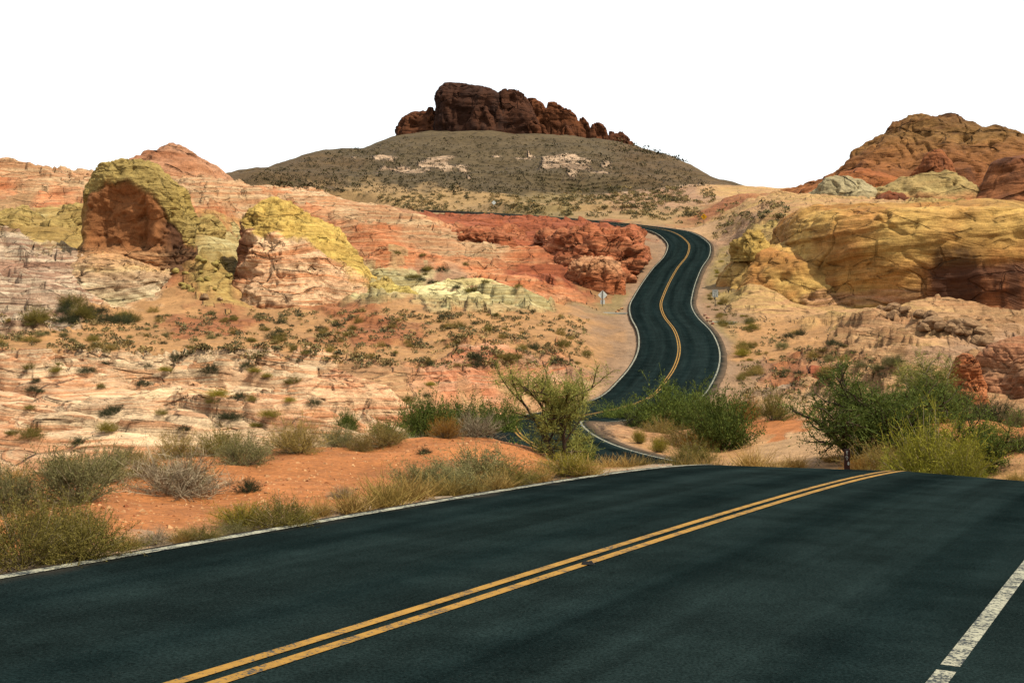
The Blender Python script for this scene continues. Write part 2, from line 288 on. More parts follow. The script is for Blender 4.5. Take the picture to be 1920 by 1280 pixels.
SEED = [(0,1040,'berm'),(200,1000,'berm'),(400,950,'berm'),(600,900,'berm'),(800,860,'berm'),(950,860,'berm'),(1040,872,'berm'),(0,930,'berm'),(150,900,'berm'),(1150,888,'olive'),
 (0,830,'slick'),(200,830,'slick'),(400,820,'slick'),(600,790,'slick'),(700,775,'slick'),(100,760,'slick'),(300,760,'slick'),(500,740,'slick'),(650,740,'spink'),(100,700,'slick'),(300,700,'spink'),(450,690,'spink'),(550,700,'spink'),(200,680,'spink'),(0,690,'slick'),(720,720,'tan'),(780,745,'tan'),
 (820,720,'sred'),(900,705,'sred'),(1000,700,'sred'),(1060,705,'sred'),(850,690,'sred'),(880,750,'tan'),(980,740,'tan'),(700,690,'tan'),
 (50,650,'sand'),(200,645,'sand'),(400,650,'sand'),(600,665,'sand'),(800,670,'sand'),(1000,670,'sand'),(1080,650,'sand'),(200,610,'sand'),(400,600,'brown'),(550,610,'sand'),(700,620,'brown'),(850,610,'sand'),(1000,600,'sand'),(1090,600,'sand'),(300,580,'sand'),(500,580,'sand'),(650,580,'brown'),(750,580,'sand'),
 (0,600,'grey'),(80,580,'grey'),(50,540,'grey'),(150,540,'grey'),(250,545,'slick'),(60,500,'grey'),(130,490,'grey'),(0,470,'grey'),(100,455,'yellow'),(40,430,'yellow'),(130,410,'yellow'),(0,415,'cream'),(20,390,'tan'),(120,380,'redor'),(60,360,'ridge'),(0,350,'redor'),(140,350,'ridge'),(60,335,'ridge'),(170,340,'ridge'),(330,520,'brown'),(400,520,'yellow'),(400,480,'yellow'),(400,450,'cream'),(370,430,'yellow'),(420,380,'ridge'),(400,360,'ridge'),(360,400,'redor'),
 (500,360,'ridge'),(560,380,'ridge'),(640,385,'ridge'),(640,410,'ridge'),(600,395,'redor'),(720,445,'redor'),(820,425,'redor'),(560,365,'spink'),(720,400,'ridge'),(780,420,'ridge'),(700,430,'ridge'),(660,450,'redor'),(760,450,'ridge'),(820,440,'ridge'),(850,460,'ridge'),(900,480,'ridge'),(700,470,'redor'),(800,490,'redor'),(750,480,'redor'),(880,510,'redor'),(940,530,'redor'),(1000,545,'redor'),(950,490,'redor'),(1040,555,'redor'),(720,515,'cream'),(760,530,'cream'),(840,520,'pinkpl'),(830,550,'cream'),(900,555,'cream'),(960,565,'cream'),(700,560,'cream'),
 (850,425,'red'),(920,430,'red'),(960,450,'red'),(1000,430,'red'),(1060,430,'red'),(1130,430,'red'),(1180,440,'red'),(1000,470,'red'),(1020,510,'red'),(1060,540,'red'),(1100,560,'brown'),(1130,570,'olive'),(1160,560,'olive'),
 (1200,520,'gravel'),(1230,470,'gravel'),(1190,545,'gravel'),(1215,440,'gravel'),(1150,600,'gravel'),(1160,650,'gravel'),(1130,700,'gravel'),(1110,740,'wash'),(1180,720,'gravel'),
 (700,368,'plain'),(800,385,'plain'),(900,378,'plain'),(1000,385,'plain'),(1100,385,'plain'),(1200,400,'plain'),(880,400,'plain'),(1000,400,'olive'),(1280,400,'plain'),(1150,370,'pinkpl'),(1230,372,'pinkpl'),(1300,375,'pinkpl'),(1260,385,'pinkpl'),(1050,366,'olive'),(1330,395,'brown'),
 (500,330,'hillr'),(600,330,'hillr'),(600,310,'hillr'),(700,340,'hill'),(700,280,'hill'),(800,340,'hill'),(800,290,'hill'),(900,340,'hill'),(900,280,'hill'),(1000,280,'hill'),(1000,345,'hill'),(1100,350,'hill'),(1100,290,'hill'),(1200,340,'hillr'),(1200,300,'hillr'),(1280,335,'hillr'),
 (1380,390,'ypink'),(1440,385,'ypink'),(1380,410,'ypink'),(1450,400,'ypink'),(1360,370,'ypink'),(1600,385,'ypink'),(1800,400,'yellow'),(1340,430,'wash'),(1370,440,'pinkpl'),(1340,480,'olive'),(1340,520,'olive'),(1360,560,'olive'),(1320,560,'gravel'),(1330,585,'gravel'),(1360,620,'olive'),(1390,660,'sand'),(1420,620,'sand'),(1450,570,'ypink'),(1400,540,'yellow'),(1420,500,'yellow'),(1380,470,'yellow'),
 (1500,590,'ypink'),(1560,600,'ypink'),(1620,610,'tan'),(1700,630,'tan'),(1600,640,'tan'),(1500,620,'sand'),(1480,660,'sand'),(1550,670,'tan'),(1650,670,'tan'),(1750,680,'pinkpl'),(1700,650,'ypink'),(1460,700,'brown'),(1500,720,'brown'),(1380,700,'gravel'),(1370,730,'gravel'),(1430,740,'wash'),(1480,760,'wash'),(1550,720,'tan'),(1520,800,'wash'),(1450,800,'berm'),(1440,840,'wash'),(1500,860,'wash'),(1560,860,'wash'),(1400,840,'sand'),(1300,850,'sand'),(1250,820,'tan'),(1200,800,'tan'),(1600,860,'sand'),(1700,860,'olive'),(1850,800,'berm'),(1900,830,'berm'),(1890,860,'sand'),(1800,700,'tan'),(1900,640,'pinkpl'),(1850,620,'tan')]
SQ = np.array([[u/100, math.log(hit(u, v))*9] for u, v, c in SEED]); SC = np.array([CN.index(c) for *_, c in SEED])
PATCH = [(712,307,26,12,'pale'),(838,310,30,20,'pale'),(920,297,34,7,'pale'),(1058,314,44,18,'pale'),(1100,330,34,15,'pale'),(735,328,30,6,'pale'),(865,346,10,4,'pale'),(1250,365,80,5,'pale'),(980,300,30,5,'pale'),(770,322,26,8,'pale'),(1500,712,60,9,'red'),(1440,745,60,10,'pale'),(520,370,22,5,'redor'),(1470,810,40,14,'berm')]
flat = np.stack([XX.ravel(), YY.ravel(), ZG.ravel()], 1).astype(np.float32)
wq = np.stack([UU.ravel()/100, np.log(YY.ravel())*9], 1)
w1 = np.stack([fbm(np.stack([wq[:, 0]*1.6, wq[:, 1]*1.6, np.full(len(wq), k)], 1), 4) for k in (1.3, 7.7)], 1)
wq = (wq+w1*.48).astype(np.float32)
bestd = np.full((2, len(wq)), 1e9, np.float32); bestc = np.zeros((2, len(wq)), np.int16)
for (a, b), c in zip(SQ, SC):
    d2 = (wq[:, 0]-a)**2+(wq[:, 1]-b)**2
    s1 = d2 < bestd[0]; s2 = (~s1) & (d2 < bestd[1])
    bestd[1][s2] = d2[s2]; bestc[1][s2] = c
    bestd[1][s1] = bestd[0][s1]; bestc[1][s1] = bestc[0][s1]; bestd[0][s1] = d2[s1]; bestc[0][s1] = c
wb = .5*(1-sstep(0, .42, np.sqrt(bestd[1])-np.sqrt(bestd[0])))[:, None]
T1 = np.array([CL[c][0] for c in CN]); T2 = np.array([CL[c][1] for c in CN]); T3 = np.array([CL[c][2] for c in CN])[:, None]
gC1 = T1[bestc[0]]*(1-wb)+T1[bestc[1]]*wb; gC2 = T2[bestc[0]]*(1-wb)+T2[bestc[1]]*wb; gR = (T3[bestc[0]]*(1-wb)+T3[bestc[1]]*wb)[:, 0]
for u, v, rU, rV, c in PATCH:
    y0 = math.log(hit(u, v))*9; yr = max(.06, (math.log(hit(u, v-rV))-math.log(hit(u, v+rV)))*4.5)
    m_ = (1-sstep(.75, 1.1, np.sqrt(((wq[:, 0]-u/100)/(rU/100))**2+((wq[:, 1]-y0)/yr)**2)))[:, None]
    if c == 'pale': m_ = m_*sstep(-.25, .15, fbm(np.stack([wq[:, 0]*6, wq[:, 1]*8, np.zeros(len(wq))], 1), 3)+.48)[:, None]
    k = CN.index(c); gC1 = gC1*(1-m_)+T1[k]*m_; gC2 = gC2*(1-m_)+T2[k]*m_; gR = gR*(1-m_[:, 0])+T3[k]*m_[:, 0]
# shoulders of the road: pale grit
sh = ((1-sstep(3.5, 4.6, dist.ravel()+.35*w1[:, 0]))[:, None])
shc = np.where((Yn.ravel() < 32)[:, None], S(204,180,152,1.8), S(190,156,126,2.)); gC1 = gC1*(1-sh)+shc*sh; gC2 = gC2*(1-sh)+shc*sh; gR *= 1-sh[:, 0]
# relief
wrf = wr.ravel(); Yf = YY.ravel(); amp = np.clip(Yf/60, .25, 1.6)
near = Yf < 330
dz = np.zeros(len(Yf), np.float32); pz = flat[near]; rk = gR[near]
bq = pz[:, 2]*.95+pz[:, 1]*.20+pz[:, 0]*.22+1.1*fbm(pz*np.array([.07, .07, .07]), 3)
led = n1(bq*.75, 1); led = np.sign(led)*np.abs(led)**.55
led2 = n1(bq*2.3, 2); led2 = np.sign(led2)*np.abs(led2)**.6
lw = pz[:, 1]*.26+pz[:, 0]*.10+1.9*fbm(pz*np.array([.05, .06, .05])+3.3, 4); fr = lw-np.floor(lw); lw2 = pz[:, 1]*.7+pz[:, 0]*.26+2.4*fbm(pz*np.array([.09, .12, .1])+8.8, 4); fr2 = lw2-np.floor(lw2)
lmask = sstep(-.25, .25, fbm(pz*np.array([.045, .09, .05])+1.9, 3)); lmask2 = sstep(-.1, .3, fbm(pz*np.array([.07, .12, .05])+6.1, 3))
ckn = np.clip(((1-np.abs(pn(pz*np.array([.10, .22, .25])+np.stack([fbm(pz*.2, 3), fbm(pz*.2+5, 3), fbm(pz*.2+9, 3)], 1)*.5))*2)-.86)/.14, 0, 1)*sstep(-.1, .2, pn(pz*.06+2.2))
ckm_ = np.clip(((1-np.abs(pn(pz*np.array([.35, .07, .2])+3.3+np.stack([fbm(pz*.3, 2), fbm(pz*.3+5, 2), fbm(pz*.3+9, 2)], 1)*.3))*2)-.90)/.10, 0, 1)*sstep(.05, .3, pn(pz*.08+7.2))
ckf = 1-sstep(90, 150, pz[:, 1]); saw = (-.55*ckn-.45*ckm_)*ckf+(1-fr)*sstep(0, .06, fr)*lmask*.85+(1-fr2)*sstep(0, .1, fr2)*lmask2*.36*(1-.65*sstep(90, 160, pz[:, 1]))
g1 = fbm(pz*.10, 5, .5); rg = ridged(pz*np.array([.07, .13, .3])+4.1, 3)
dz[near] = rk*(saw+led*.65+led2*.3*(1-.5*sstep(90, 160, pz[:, 1]))+g1*.6+(rg-.5)*.4-.3)*np.clip(pz[:, 1]/70, .6, 1.5)+(1-rk)*(fbm(pz*.35, 4)*.16+fbm(pz*.12, 2)*.25*np.clip(pz[:, 1]/60, 0, 1))
far = ~near; dz[far] = fbm(flat[far]*.02, 5)*3.2+ridged(flat[far]*np.array([.03, .02, .01]), 3)*1.2
ZG = ZG+(dz*wrf).reshape(NU, NY)+((1-wr)*sstep(3.4, 4.2, dist)*.035*fbm(flat*2.2, 2).reshape(NU, NY))
js = int(np.searchsorted(gY, 425))
def ground_piece(name, j0, j1, mat):
    sl = slice(j0, j1); n = j1-j0
    V = np.stack([XX[:, sl], YY[:, sl], ZG[:, sl]], -1).reshape(-1, 3); ix = np.arange(NU*NY).reshape(NU, NY)[:, sl].ravel()
    f = gridfaces(NU, n)[:, ::-1]
    me = mesh(name, V, f, mat, True, None, {'Col': gC1[ix], 'Col2': gC2[ix], 'rock': gR[ix], 'var': np.zeros(len(ix))})
    return tag(obj(name, me), kind='structure')
ground_piece('ground', 0, js+1, M['terrain']); ground_piece('hill', js, NY, M['hill'])

# ------------------------------------------------------------------ road
def asphalt():
    m = NM('asphalt'); p = m.pos(); la = m.attr('lat', True)
    g = m.noise(p, 55, 3, .7); mid = m.noise(p, 1.1, 5, .6); sp = m.noise(p, 160, 2, .8)
    tr = m.math('ABSOLUTE', m.math('SUBTRACT', m.math('ABSOLUTE', la), 1.65)); tr = m.ramp(m.math('ADD', m.math('ABSOLUTE', m.math('SUBTRACT', tr, .8)), m.math('MULTIPLY', mid, .5)), .15, .75)
    c = m.mix(tr, (.0038, .0072, .0070), (.0058, .0098, .0092))
    c = m.mix(1., c, m.grey(m.ramp(g, .25, .75, .45, 1.7)), 'MULTIPLY'); c = m.mix(1., c, m.grey(m.ramp(mid, .3, .7, .8, 1.25)), 'MULTIPLY')
    stv = m.noise(m.mapping(m.attr_vec('trk'), (1.6, .035, 1)), 1., 4, .6); c = m.mix(1., c, m.grey(m.ramp(stv, .3, .7, .72, 1.35)), 'MULTIPLY'); c = m.mix(m.ramp(sp, .66, .74), c, (.06, .06, .055))
    edge = m.ramp(m.math('ADD', m.math('ABSOLUTE', la), m.math('MULTIPLY', mid, .6)), 3.35, 3.95)
    c = m.mix(m.math('MULTIPLY', edge, .5), c, S(150, 125, 105))
    m.b.inputs['Specular IOR Level'].default_value = 0.
    return m.done(c, m.bump(g, .5, .012), .85)
def paint(name, col, wear):
    m = NM(name); p = m.pos(); g = m.noise(p, 40, 3, .7); w = m.noise(p, 5, 5, .65)
    f = m.ramp(m.math('ADD', m.math('MULTIPLY', g, .6), m.math('MULTIPLY', w, .4)), wear, wear+.07)
    c = m.mix(1., m.mix(f, (.03, .035, .033), col), m.grey(m.ramp(w, .3, .7, .75, 1.1)), 'MULTIPLY')
    return m.done(c, m.bump(g, .4, .008))
M['asphalt'] = asphalt(); M['white'] = paint('white_road_paint', S(186, 184, 164), .455); M['yellow'] = paint('yellow_road_paint', S(182, 138, 62), .40)
def ribbon(offs, dz, k0=0, k1=None):
    R, N = RD[k0:k1], RN[k0:k1]; V = []
    for o in offs: V.append(np.column_stack([R[:, :2]+N*o, R[:, 2]+dz-.012*abs(o)-bank[k0:k1]*max(0, o)]))
    return np.stack(V, 1), len(R)
k_end = int(np.argmax(RS > RS[-1]-1))
def road_sheet(name, offs, dz, mat, parent=None, k0=0, k1=None):
    V, n = ribbon(offs, dz, k0, k1)
    if k0 > 0: V[0] += (V[0]-V[1])*.8
    la = np.tile(np.array(offs), n)
    o = obj(name, mesh(name, V.reshape(-1, 3), gridfaces(n, len(offs)), mat, True, None, {'lat': la}), parent); return o
V, n = ribbon([-3.42, -3.40, -2.4, -1.2, 0, 1.2, 2.4, 3.6, 3.62], 0); wide = (1-sstep(18, 26, RD[:, 1]))*(np.arange(len(RD)) < 70)
for q_ in (7, 8): V[:, q_, :2] += RN*wide[:, None]*1.1
V[:, 0, 2] -= .14+.003*np.abs(RD[:, 1]); V[:, -1, 2] -= .14+.003*np.abs(RD[:, 1])
jit = fbm(np.column_stack([RS*1.3, RS*0, RS*0]), 3)*.07; V[:, :2, :2] += (RN*jit[:, None]*.5)[:, None]; V[:, -2:, :2] += (RN*jit[::-1][:, None])[:, None]
road = tag(obj('road', mesh('road', V.reshape(-1, 3), gridfaces(n, 9), M['asphalt'], True, None, {'lat': np.tile(np.array([-3.42, -3.40, -2.4, -1.2, 0, 1.2, 2.4, 3.6, 3.62]), n), 'trk': np.column_stack([np.tile(np.array([-3.42, -3.40, -2.4, -1.2, 0, 1.2, 2.4, 3.6, 3.62]), n), np.repeat(RS, 9), np.zeros(9*n)])})), kind='structure')
road_sheet('edge_line', [-3.32, -3.2], .006, M['white'], road)
# right line has a short break where the paint machine stopped
kb = int(np.argmin(np.abs(RD[:, 1]+np.where(RN[:, 1] < 0, RN[:, 1]*3.1, 0)-7.55)+100*(np.arange(len(RD)) > 60)))
road_sheet('edge_line', [3.02, 3.125], .006, M['white'], road, 0, kb+1); road_sheet('edge_line', [3.02, 3.125], .006, M['white'], road, kb+1)
road_sheet('centre_line', [-.185, -.10], .006, M['yellow'], road); road_sheet('centre_line', [-.015, .07], .006, M['yellow'], road)
# ------------------------------------------------------------------ rock formations
def stack(levels, Yc, dep, power=2.6, lean=0., seg=180, per=14, a1=.5, f1=.25, a2=.25, fb=.8, a3=.3, grooves=0., tilt=(.18, .05), colour=None, seed=0, carve=None, a4=.7):
    """rock mass lofted through (row, left column, right column) outlines standing at distance Yc"""
    L = np.array(levels, float); z = H-(L[:, 0]-V0)/F*Yc; xl = (L[:, 1]-U0)/F*Yc; xr = (L[:, 2]-U0)/F*Yc
    R = spl(np.column_stack([z, (xl+xr)/2, (xr-xl)/2]), per); R[:, 0] = np.maximum.accumulate(R[:, 0]); hm = R[:, 2].max()
    top = R[-1].copy(); cap = np.stack([np.array([top[0]+.02*top[2]*k, top[1], top[2]*(1-k/4)]) for k in (1, 2, 3)]); R = np.vstack([R, cap])
    R[:, 2] = np.maximum(R[:, 2], .01*hm)
    th = np.linspace(0, 2*np.pi, seg, endpoint=False); c, s = np.cos(th), np.sin(th); e = 2/power
    cx = np.sign(c)*np.abs(c)**e; sy = np.sign(s)*np.abs(s)**e
    z0 = R[0, 0]; X = R[:, 1:2]+R[:, 2:3]*cx; D = dep*(R[:, 2:3]/hm)**.75; Y = Yc+lean*(R[:, 0:1]-z0)+D*sy; Z = np.repeat(R[:, 0:1], seg, 1)
    V = np.stack([X, Y, Z], -1); n = len(R)
    h = (V[..., 2]-z0)/(R[-1, 0]-z0)
    dv = np.gradient(V, axis=0); du = (np.roll(V, -1, 1)-np.roll(V, 1, 1))/2; N = np.cross(du, dv); N /= np.linalg.norm(N, axis=-1, keepdims=True)+1e-9
    P = V.reshape(-1, 3); Nf = N.reshape(-1, 3); so = np.array([seed*7.3, seed*3.1, seed*1.7])
    wv = fbm(P*f1*.5+so, 3)
    q = P[:, 2]+tilt[0]*P[:, 0]+tilt[1]*P[:, 1]+wv*1.6/fb*.5
    led = n1(q*fb, seed); led = np.sign(led)*np.abs(led)**.5; led2 = n1(q*fb*3.1, seed+3); led2 = np.sign(led2)*np.abs(led2)**.6
    d = a1*fbm(P*f1+so, 5, .52)+a2*(led*.7+led2*.35)*(.4+.6*sstep(-.3, .4, wv))
    rr = ridged(P*f1*np.array([1.3, 1.3, .9])+so+5, 3); d -= a3*np.clip((rr-.72)/.28, 0, 1)**1.5*1.6
    if grooves: gv = ridged(P*f1*np.array([1.6, 1.6, .28])+so, 3); d -= grooves*np.clip((gv-.55)/.45, 0, 1)
    pu = U0+F*P[:, 0]/Yc; pv = V0+F*(H-P[:, 2])/Yc; front = (P[:, 1] < Yc+lean*(P[:, 2]-z0)).astype(float)
    wq_ = np.stack([fbm(P*f1*1.6+so+k, 3) for k in (1, 5, 9)], 1)*.35
    d -= a4*a3*np.clip(((1-np.abs(pn(P*f1*np.array([.8, .8, 2.6])+so+wq_))*2)-.86)/.14, 0, 1)*sstep(-.1, .2, wv)+a4*a3*.8*np.clip(((1-np.abs(pn(P*f1*np.array([2.2, 2.2, .5])+so+3+wq_))*2)-.88)/.12, 0, 1)*sstep(0, .3, -wv)
    if carve is not None: d -= carve(pu, pv, front)
    P = P+Nf*d[:, None]
    V2 = np.vstack([P, P[-seg:].mean(0, keepdims=True)]); f = gridfaces(n, seg, True)
    t3 = np.stack([np.arange((n-1)*seg, n*seg), np.roll(np.arange((n-1)*seg, n*seg), -1), np.full(seg, n*seg)], 1)
    ns = np.stack([fbm(P*f1*1.2+so+k*11, 4) for k in (1, 2)], 1)
    C1, C2, rk, va = colour(pu, pv, h.ravel(), ns, Nf)
    app = lambda a: np.concatenate([a, a[-1:]])
    return V2, [f, t3], {'Col': app(C1), 'Col2': app(C2), 'rock': app(rk), 'var': app(va)}
def mixc(a, b, t): t = np.clip(t, 0, 1)[:, None]; return a*(1-t)+b*t
def const(c1, c2, rk=.8, va=0.):
    def f(pu, pv, h, ns, N): o = np.ones((len(pu), 1)); return o*c1, o*c2, np.full(len(pu), rk), np.clip(va+ns[:, 0]*.4*(va > 0), 0, 1)
    return f
def banded(stops, c2=None, rk=.8, va=0., amp=12, axis=None):
    """colours by height: stops = (row, colour); edges broken up by noise"""
    def f(pu, pv, h, ns, N):
        q = pv+ns[:, 0]*amp+(axis(pu) if axis else 0); rows = np.array([s[0] for s in stops]); cs = np.array([s[1] for s in stops])
        C = np.stack([np.interp(q, rows, cs[:, k]) for k in range(3)], 1)
        C2 = C*.8 if c2 is None else mixc(C, np.ones((len(pu), 1))*c2, np.full(len(pu), .75))
        vv = va(pu, pv, ns) if callable(va) else np.full(len(pu), va)
        return C, C2, np.full(len(pu), rk), np.clip(vv, 0, 1)
    return f
def rock(name, label, cat, mat, parent=None, pname=None, **kw):
    V, f, at = stack(**kw)
    o = obj(pname or name, mesh(name, V, f, mat, True, None, at), parent)
    if parent is None: tag(o, label, cat)
    return o
YEL, YEL2, OCH, BRN, ORG = S(200, 178, 100), S(176, 146, 72), S(178, 134, 70), S(136, 84, 52), S(188, 112, 66)
# --- the big alcove rock on the left
def alcove(pu, pv, fr): return 1.2*fr*sstep(178, 204, pu)*(1-sstep(292, 314, pu))*sstep(-6, 26, pv-(346+((pu-246)/58)**2*42))*(1-sstep(458, 480, pv))
def mono_col(pu, pv, h, ns, N):
    cap = 1-sstep(-8, 8, pv-(342+46*((pu-244)/74)**2+ns[:, 0]*10)); C = mixc(np.ones((len(pu), 1))*S(160, 106, 66, 1.4), S(186, 160, 96)*np.ones((len(pu), 1)), cap)
    lowr = sstep(455, 480, pv+ns[:, 1]*8); C = mixc(C, np.ones((len(pu), 1))*S(196, 138, 92), lowr)
    side = sstep(300, 345, pu)*(1-cap)*.8; edge = (1-sstep(165, 190, pu))*.8*(1-lowr); C = mixc(C, np.ones((len(pu), 1))*S(184, 156, 84), edge*.7+sstep(315, 350, pu)*(1-sstep(380, 430, pv))*.7)
    return C, mixc(C*.85, np.ones((len(pu), 1))*S(214, 170, 126), lowr), .15+.85*lowr+.5*cap, side
rock('alcove_rock', 'tall yellow capped rock with a smooth brown alcove in its face', 'rock', M['rock'], levels=[(540,135,380),(500,146,368),(475,156,364),(440,162,363),(400,165,356),(372,171,346),(352,177,334),(336,183,318),(323,189,300),(312,195,284),(305,204,268),(302,214,252)], Yc=154, dep=6.2, power=3.0, per=16, seg=260, a1=.75, f1=.28, a2=.22, fb=.9, a3=.35, colour=mono_col, seed=1, carve=alcove)
rock('pale_rock_apron', 'low pale striped ledge spreading below the alcove rock', 'rock', M['rock'], levels=[(590,55,350),(565,75,340),(540,92,330),(515,112,322),(497,136,312),(486,158,290),(481,190,260)], Yc=147, dep=10, power=2.3, lean=.3, per=12, seg=240, a1=.8, f1=.22, a2=.45, fb=.9, a3=.5, colour=banded([(480,S(212,156,104,1.3)),(500,S(218,182,132,1.25)),(530,S(216,196,164,1.25)),(570,S(222,204,160,1.25))], S(190,150,116,1.3), 1., 0, 14), seed=2)
# --- the tilted rock beside it
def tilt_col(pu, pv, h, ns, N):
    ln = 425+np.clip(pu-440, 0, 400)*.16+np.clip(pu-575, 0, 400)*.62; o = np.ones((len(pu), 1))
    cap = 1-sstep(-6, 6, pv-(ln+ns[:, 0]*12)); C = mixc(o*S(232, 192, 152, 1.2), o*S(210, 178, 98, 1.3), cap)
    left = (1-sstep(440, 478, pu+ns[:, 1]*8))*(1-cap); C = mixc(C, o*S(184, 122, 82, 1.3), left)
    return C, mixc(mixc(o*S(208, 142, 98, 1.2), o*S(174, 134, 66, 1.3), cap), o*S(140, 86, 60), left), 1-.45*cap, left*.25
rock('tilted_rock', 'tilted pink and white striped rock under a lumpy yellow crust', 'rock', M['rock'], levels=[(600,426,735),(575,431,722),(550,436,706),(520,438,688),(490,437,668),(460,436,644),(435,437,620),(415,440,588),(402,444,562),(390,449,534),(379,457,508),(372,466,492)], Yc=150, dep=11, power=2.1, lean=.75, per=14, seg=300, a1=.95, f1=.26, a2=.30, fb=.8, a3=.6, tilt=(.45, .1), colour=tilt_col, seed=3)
# --- peak behind
rock('red_peak', 'pointed brownish red striped peak on the left skyline', 'peak', M['rock_far'], levels=[(375,205,470),(355,228,448),(338,240,430),(322,249,415),(308,256,394),(294,266,370),(283,286,354),(275,304,338),(271,314,328)], Yc=264, dep=22, power=2.2, lean=.3, per=12, seg=200, a1=1.1, f1=.10, a2=.6, fb=.45, a3=.7, tilt=(.25, .0), colour=banded([(270,S(158,98,66)),(320,S(180,122,86)),(360,S(196,140,100))], S(208,158,124), 1., 0, 10), seed=4)
# --- small yellow outcrops between the rocks
for k, (lv, Yc, dp) in enumerate([([(440,-60,90),(425,-50,82),(412,-30,70),(402,0,58),(396,24,44)],172,6),([(455,70,175),(438,80,172),(420,90,168),(404,104,164),(392,120,158),(386,132,150)],172,6),([(480,352,420),(455,356,414),(430,360,408),(412,364,396),(404,370,388)],172,4)]):
    rock('yellow_outcrop', ['flat yellow outcrop at the left edge below the skyline ridge', 'lumpy yellow outcrop just left of the alcove rock', 'yellow outcrop squeezed between the alcove rock and the tilted rock'][k], 'rock', M['rock'], levels=lv, Yc=Yc, dep=dp, lean=.4, per=10, seg=130, a1=.8, f1=.3, a2=.35, fb=.9, a3=.6, colour=const(S(200,172,106), S(168,136,80), .8), seed=5+k)
rock('cream_slab', 'smooth pale cream slab dipping right in front of the orange ledges', 'rock', M['rock'], levels=[(596,690,1062),(578,702,1040),(562,722,1012),(548,748,975),(536,780,930),(527,812,880)], Yc=146, dep=9, power=2.1, lean=1.2, per=10, seg=260, a1=.6, f1=.16, a2=.35, fb=.9, a3=.5, tilt=(.35, .1), colour=const(S(230,216,162,1.25), S(204,182,122,1.3), .8), seed=60)
rock('yellow_lump', 'knobbly yellow lump right of the tilted rock foot', 'rock', M['rock'], levels=[(595,668,806),(574,678,796),(556,688,780),(540,698,760),(526,708,738),(518,716,728)], Yc=143, dep=5, power=2.3, lean=.6, per=10, seg=160, a1=.9, f1=.3, a2=.3, fb=1., a3=.8, colour=const(S(206,182,106,1.3), S(176,146,84,1.3), .7), seed=61)
rock('striped_block', 'broad cracked block of striped rock left of centre on the pavement', 'rock', M['terrain'], levels=[(868,135,640),(838,148,612),(808,158,584),(784,164,556),(766,172,520),(755,192,470),(750,230,410)], Yc=56, dep=5, power=2.6, lean=.5, per=10, seg=330, a1=.35, f1=.35, a2=.2, fb=2.2, a3=.35, tilt=(.06, .1), colour=const(S(236,210,170,1.25), S(204,146,100,1.3), 1.), seed=62)
rock('striped_hump', 'pinkish striped hump at the right end of the rock pavement', 'rock', M['terrain'], levels=[(812,455,790),(782,480,764),(756,508,738),(734,540,708),(718,572,676),(709,598,648)], Yc=66, dep=6, power=2.2, lean=.6, per=10, seg=280, a1=.5, f1=.3, a2=.25, fb=1.8, a3=.45, tilt=(.25, .1), colour=const(S(226,186,146,1.25), S(206,140,100,1.3), 1.), seed=63)
# --- red rocks by the bend of the road
def redf(seed, **kw): return dict(per=12, seg=220, lean=1.3, a1=1.3, f1=.2, a2=.95, fb=.55, a3=1.9, power=2.2, tilt=(.3, .05), colour=banded([(410,S(180,104,68,1.4)),(460,S(178,100,64,1.4)),(520,S(188,114,76,1.4)),(570,S(198,130,90,1.4))], S(206,138,98,1.4), .9, lambda pu, pv, ns: ns[:, 0]*.35, 16), seed=seed, **kw)
rock('red_outcrop', 'broad red outcrop inside the bend of the far road', 'rock', M['rock'], levels=[(560,1030,1180),(520,1016,1196),(490,1010,1205),(462,1008,1210),(448,1008,1208),(438,1016,1200),(433,1040,1180)], Yc=190, dep=26, **redf(9))
rock('red_outcrop', 'smaller red outcrop left of the dark cleft below the plain', 'rock', M['rock'], levels=[(520,905,1000),(490,880,996),(462,860,992),(446,850,985),(438,858,968),(434,880,940)], Yc=208, dep=18, **redf(10))
for lv, Yc, dp, lb in [([(500,1150,1225),(480,1155,1220),(466,1162,1214),(457,1172,1206),(452,1182,1198)],205,9,'low red outcrop on the right end beside the sandy pullout'),([(480,960,1040),(462,965,1030),(450,972,1022),(442,982,1012),(438,990,1004)],226,8,'dark red outcrop at the head of the cleft'),([(575,1010,1070),(550,1012,1066),(528,1018,1060),(512,1026,1050),(504,1034,1044)],166,5,'red stepped outcrop left of the brown cliff'),([(545,955,1020),(525,958,1014),(508,964,1004),(498,974,994)],178,6,'orange red ledge above the cream slab')]:
    rock('red_outcrop', lb, 'rock', M['rock'], levels=lv, Yc=Yc, dep=dp, **redf(50+dp))
rock('cut_rock', 'brown cliff with a pale flat top behind the diamond sign', 'rock', M['rock'], levels=[(600,1058,1166),(570,1062,1164),(545,1064,1165),(522,1066,1164),(505,1069,1162),(494,1074,1156),(489,1082,1146)], Yc=166, dep=8, power=3.4, per=12, seg=160, a1=.7, f1=.35, a2=.3, fb=.9, a3=.6, grooves=.8, tilt=(.1, 0), colour=banded([(484,S(226,172,128,1.3)),(505,S(214,150,106,1.3)),(520,S(184,108,68,1.3)),(580,S(170,100,64,1.3))], S(190,126,90), .7, lambda pu, pv, ns: .25*sstep(500, 530, pv)+ns[:, 0]*.2, 8), seed=11)
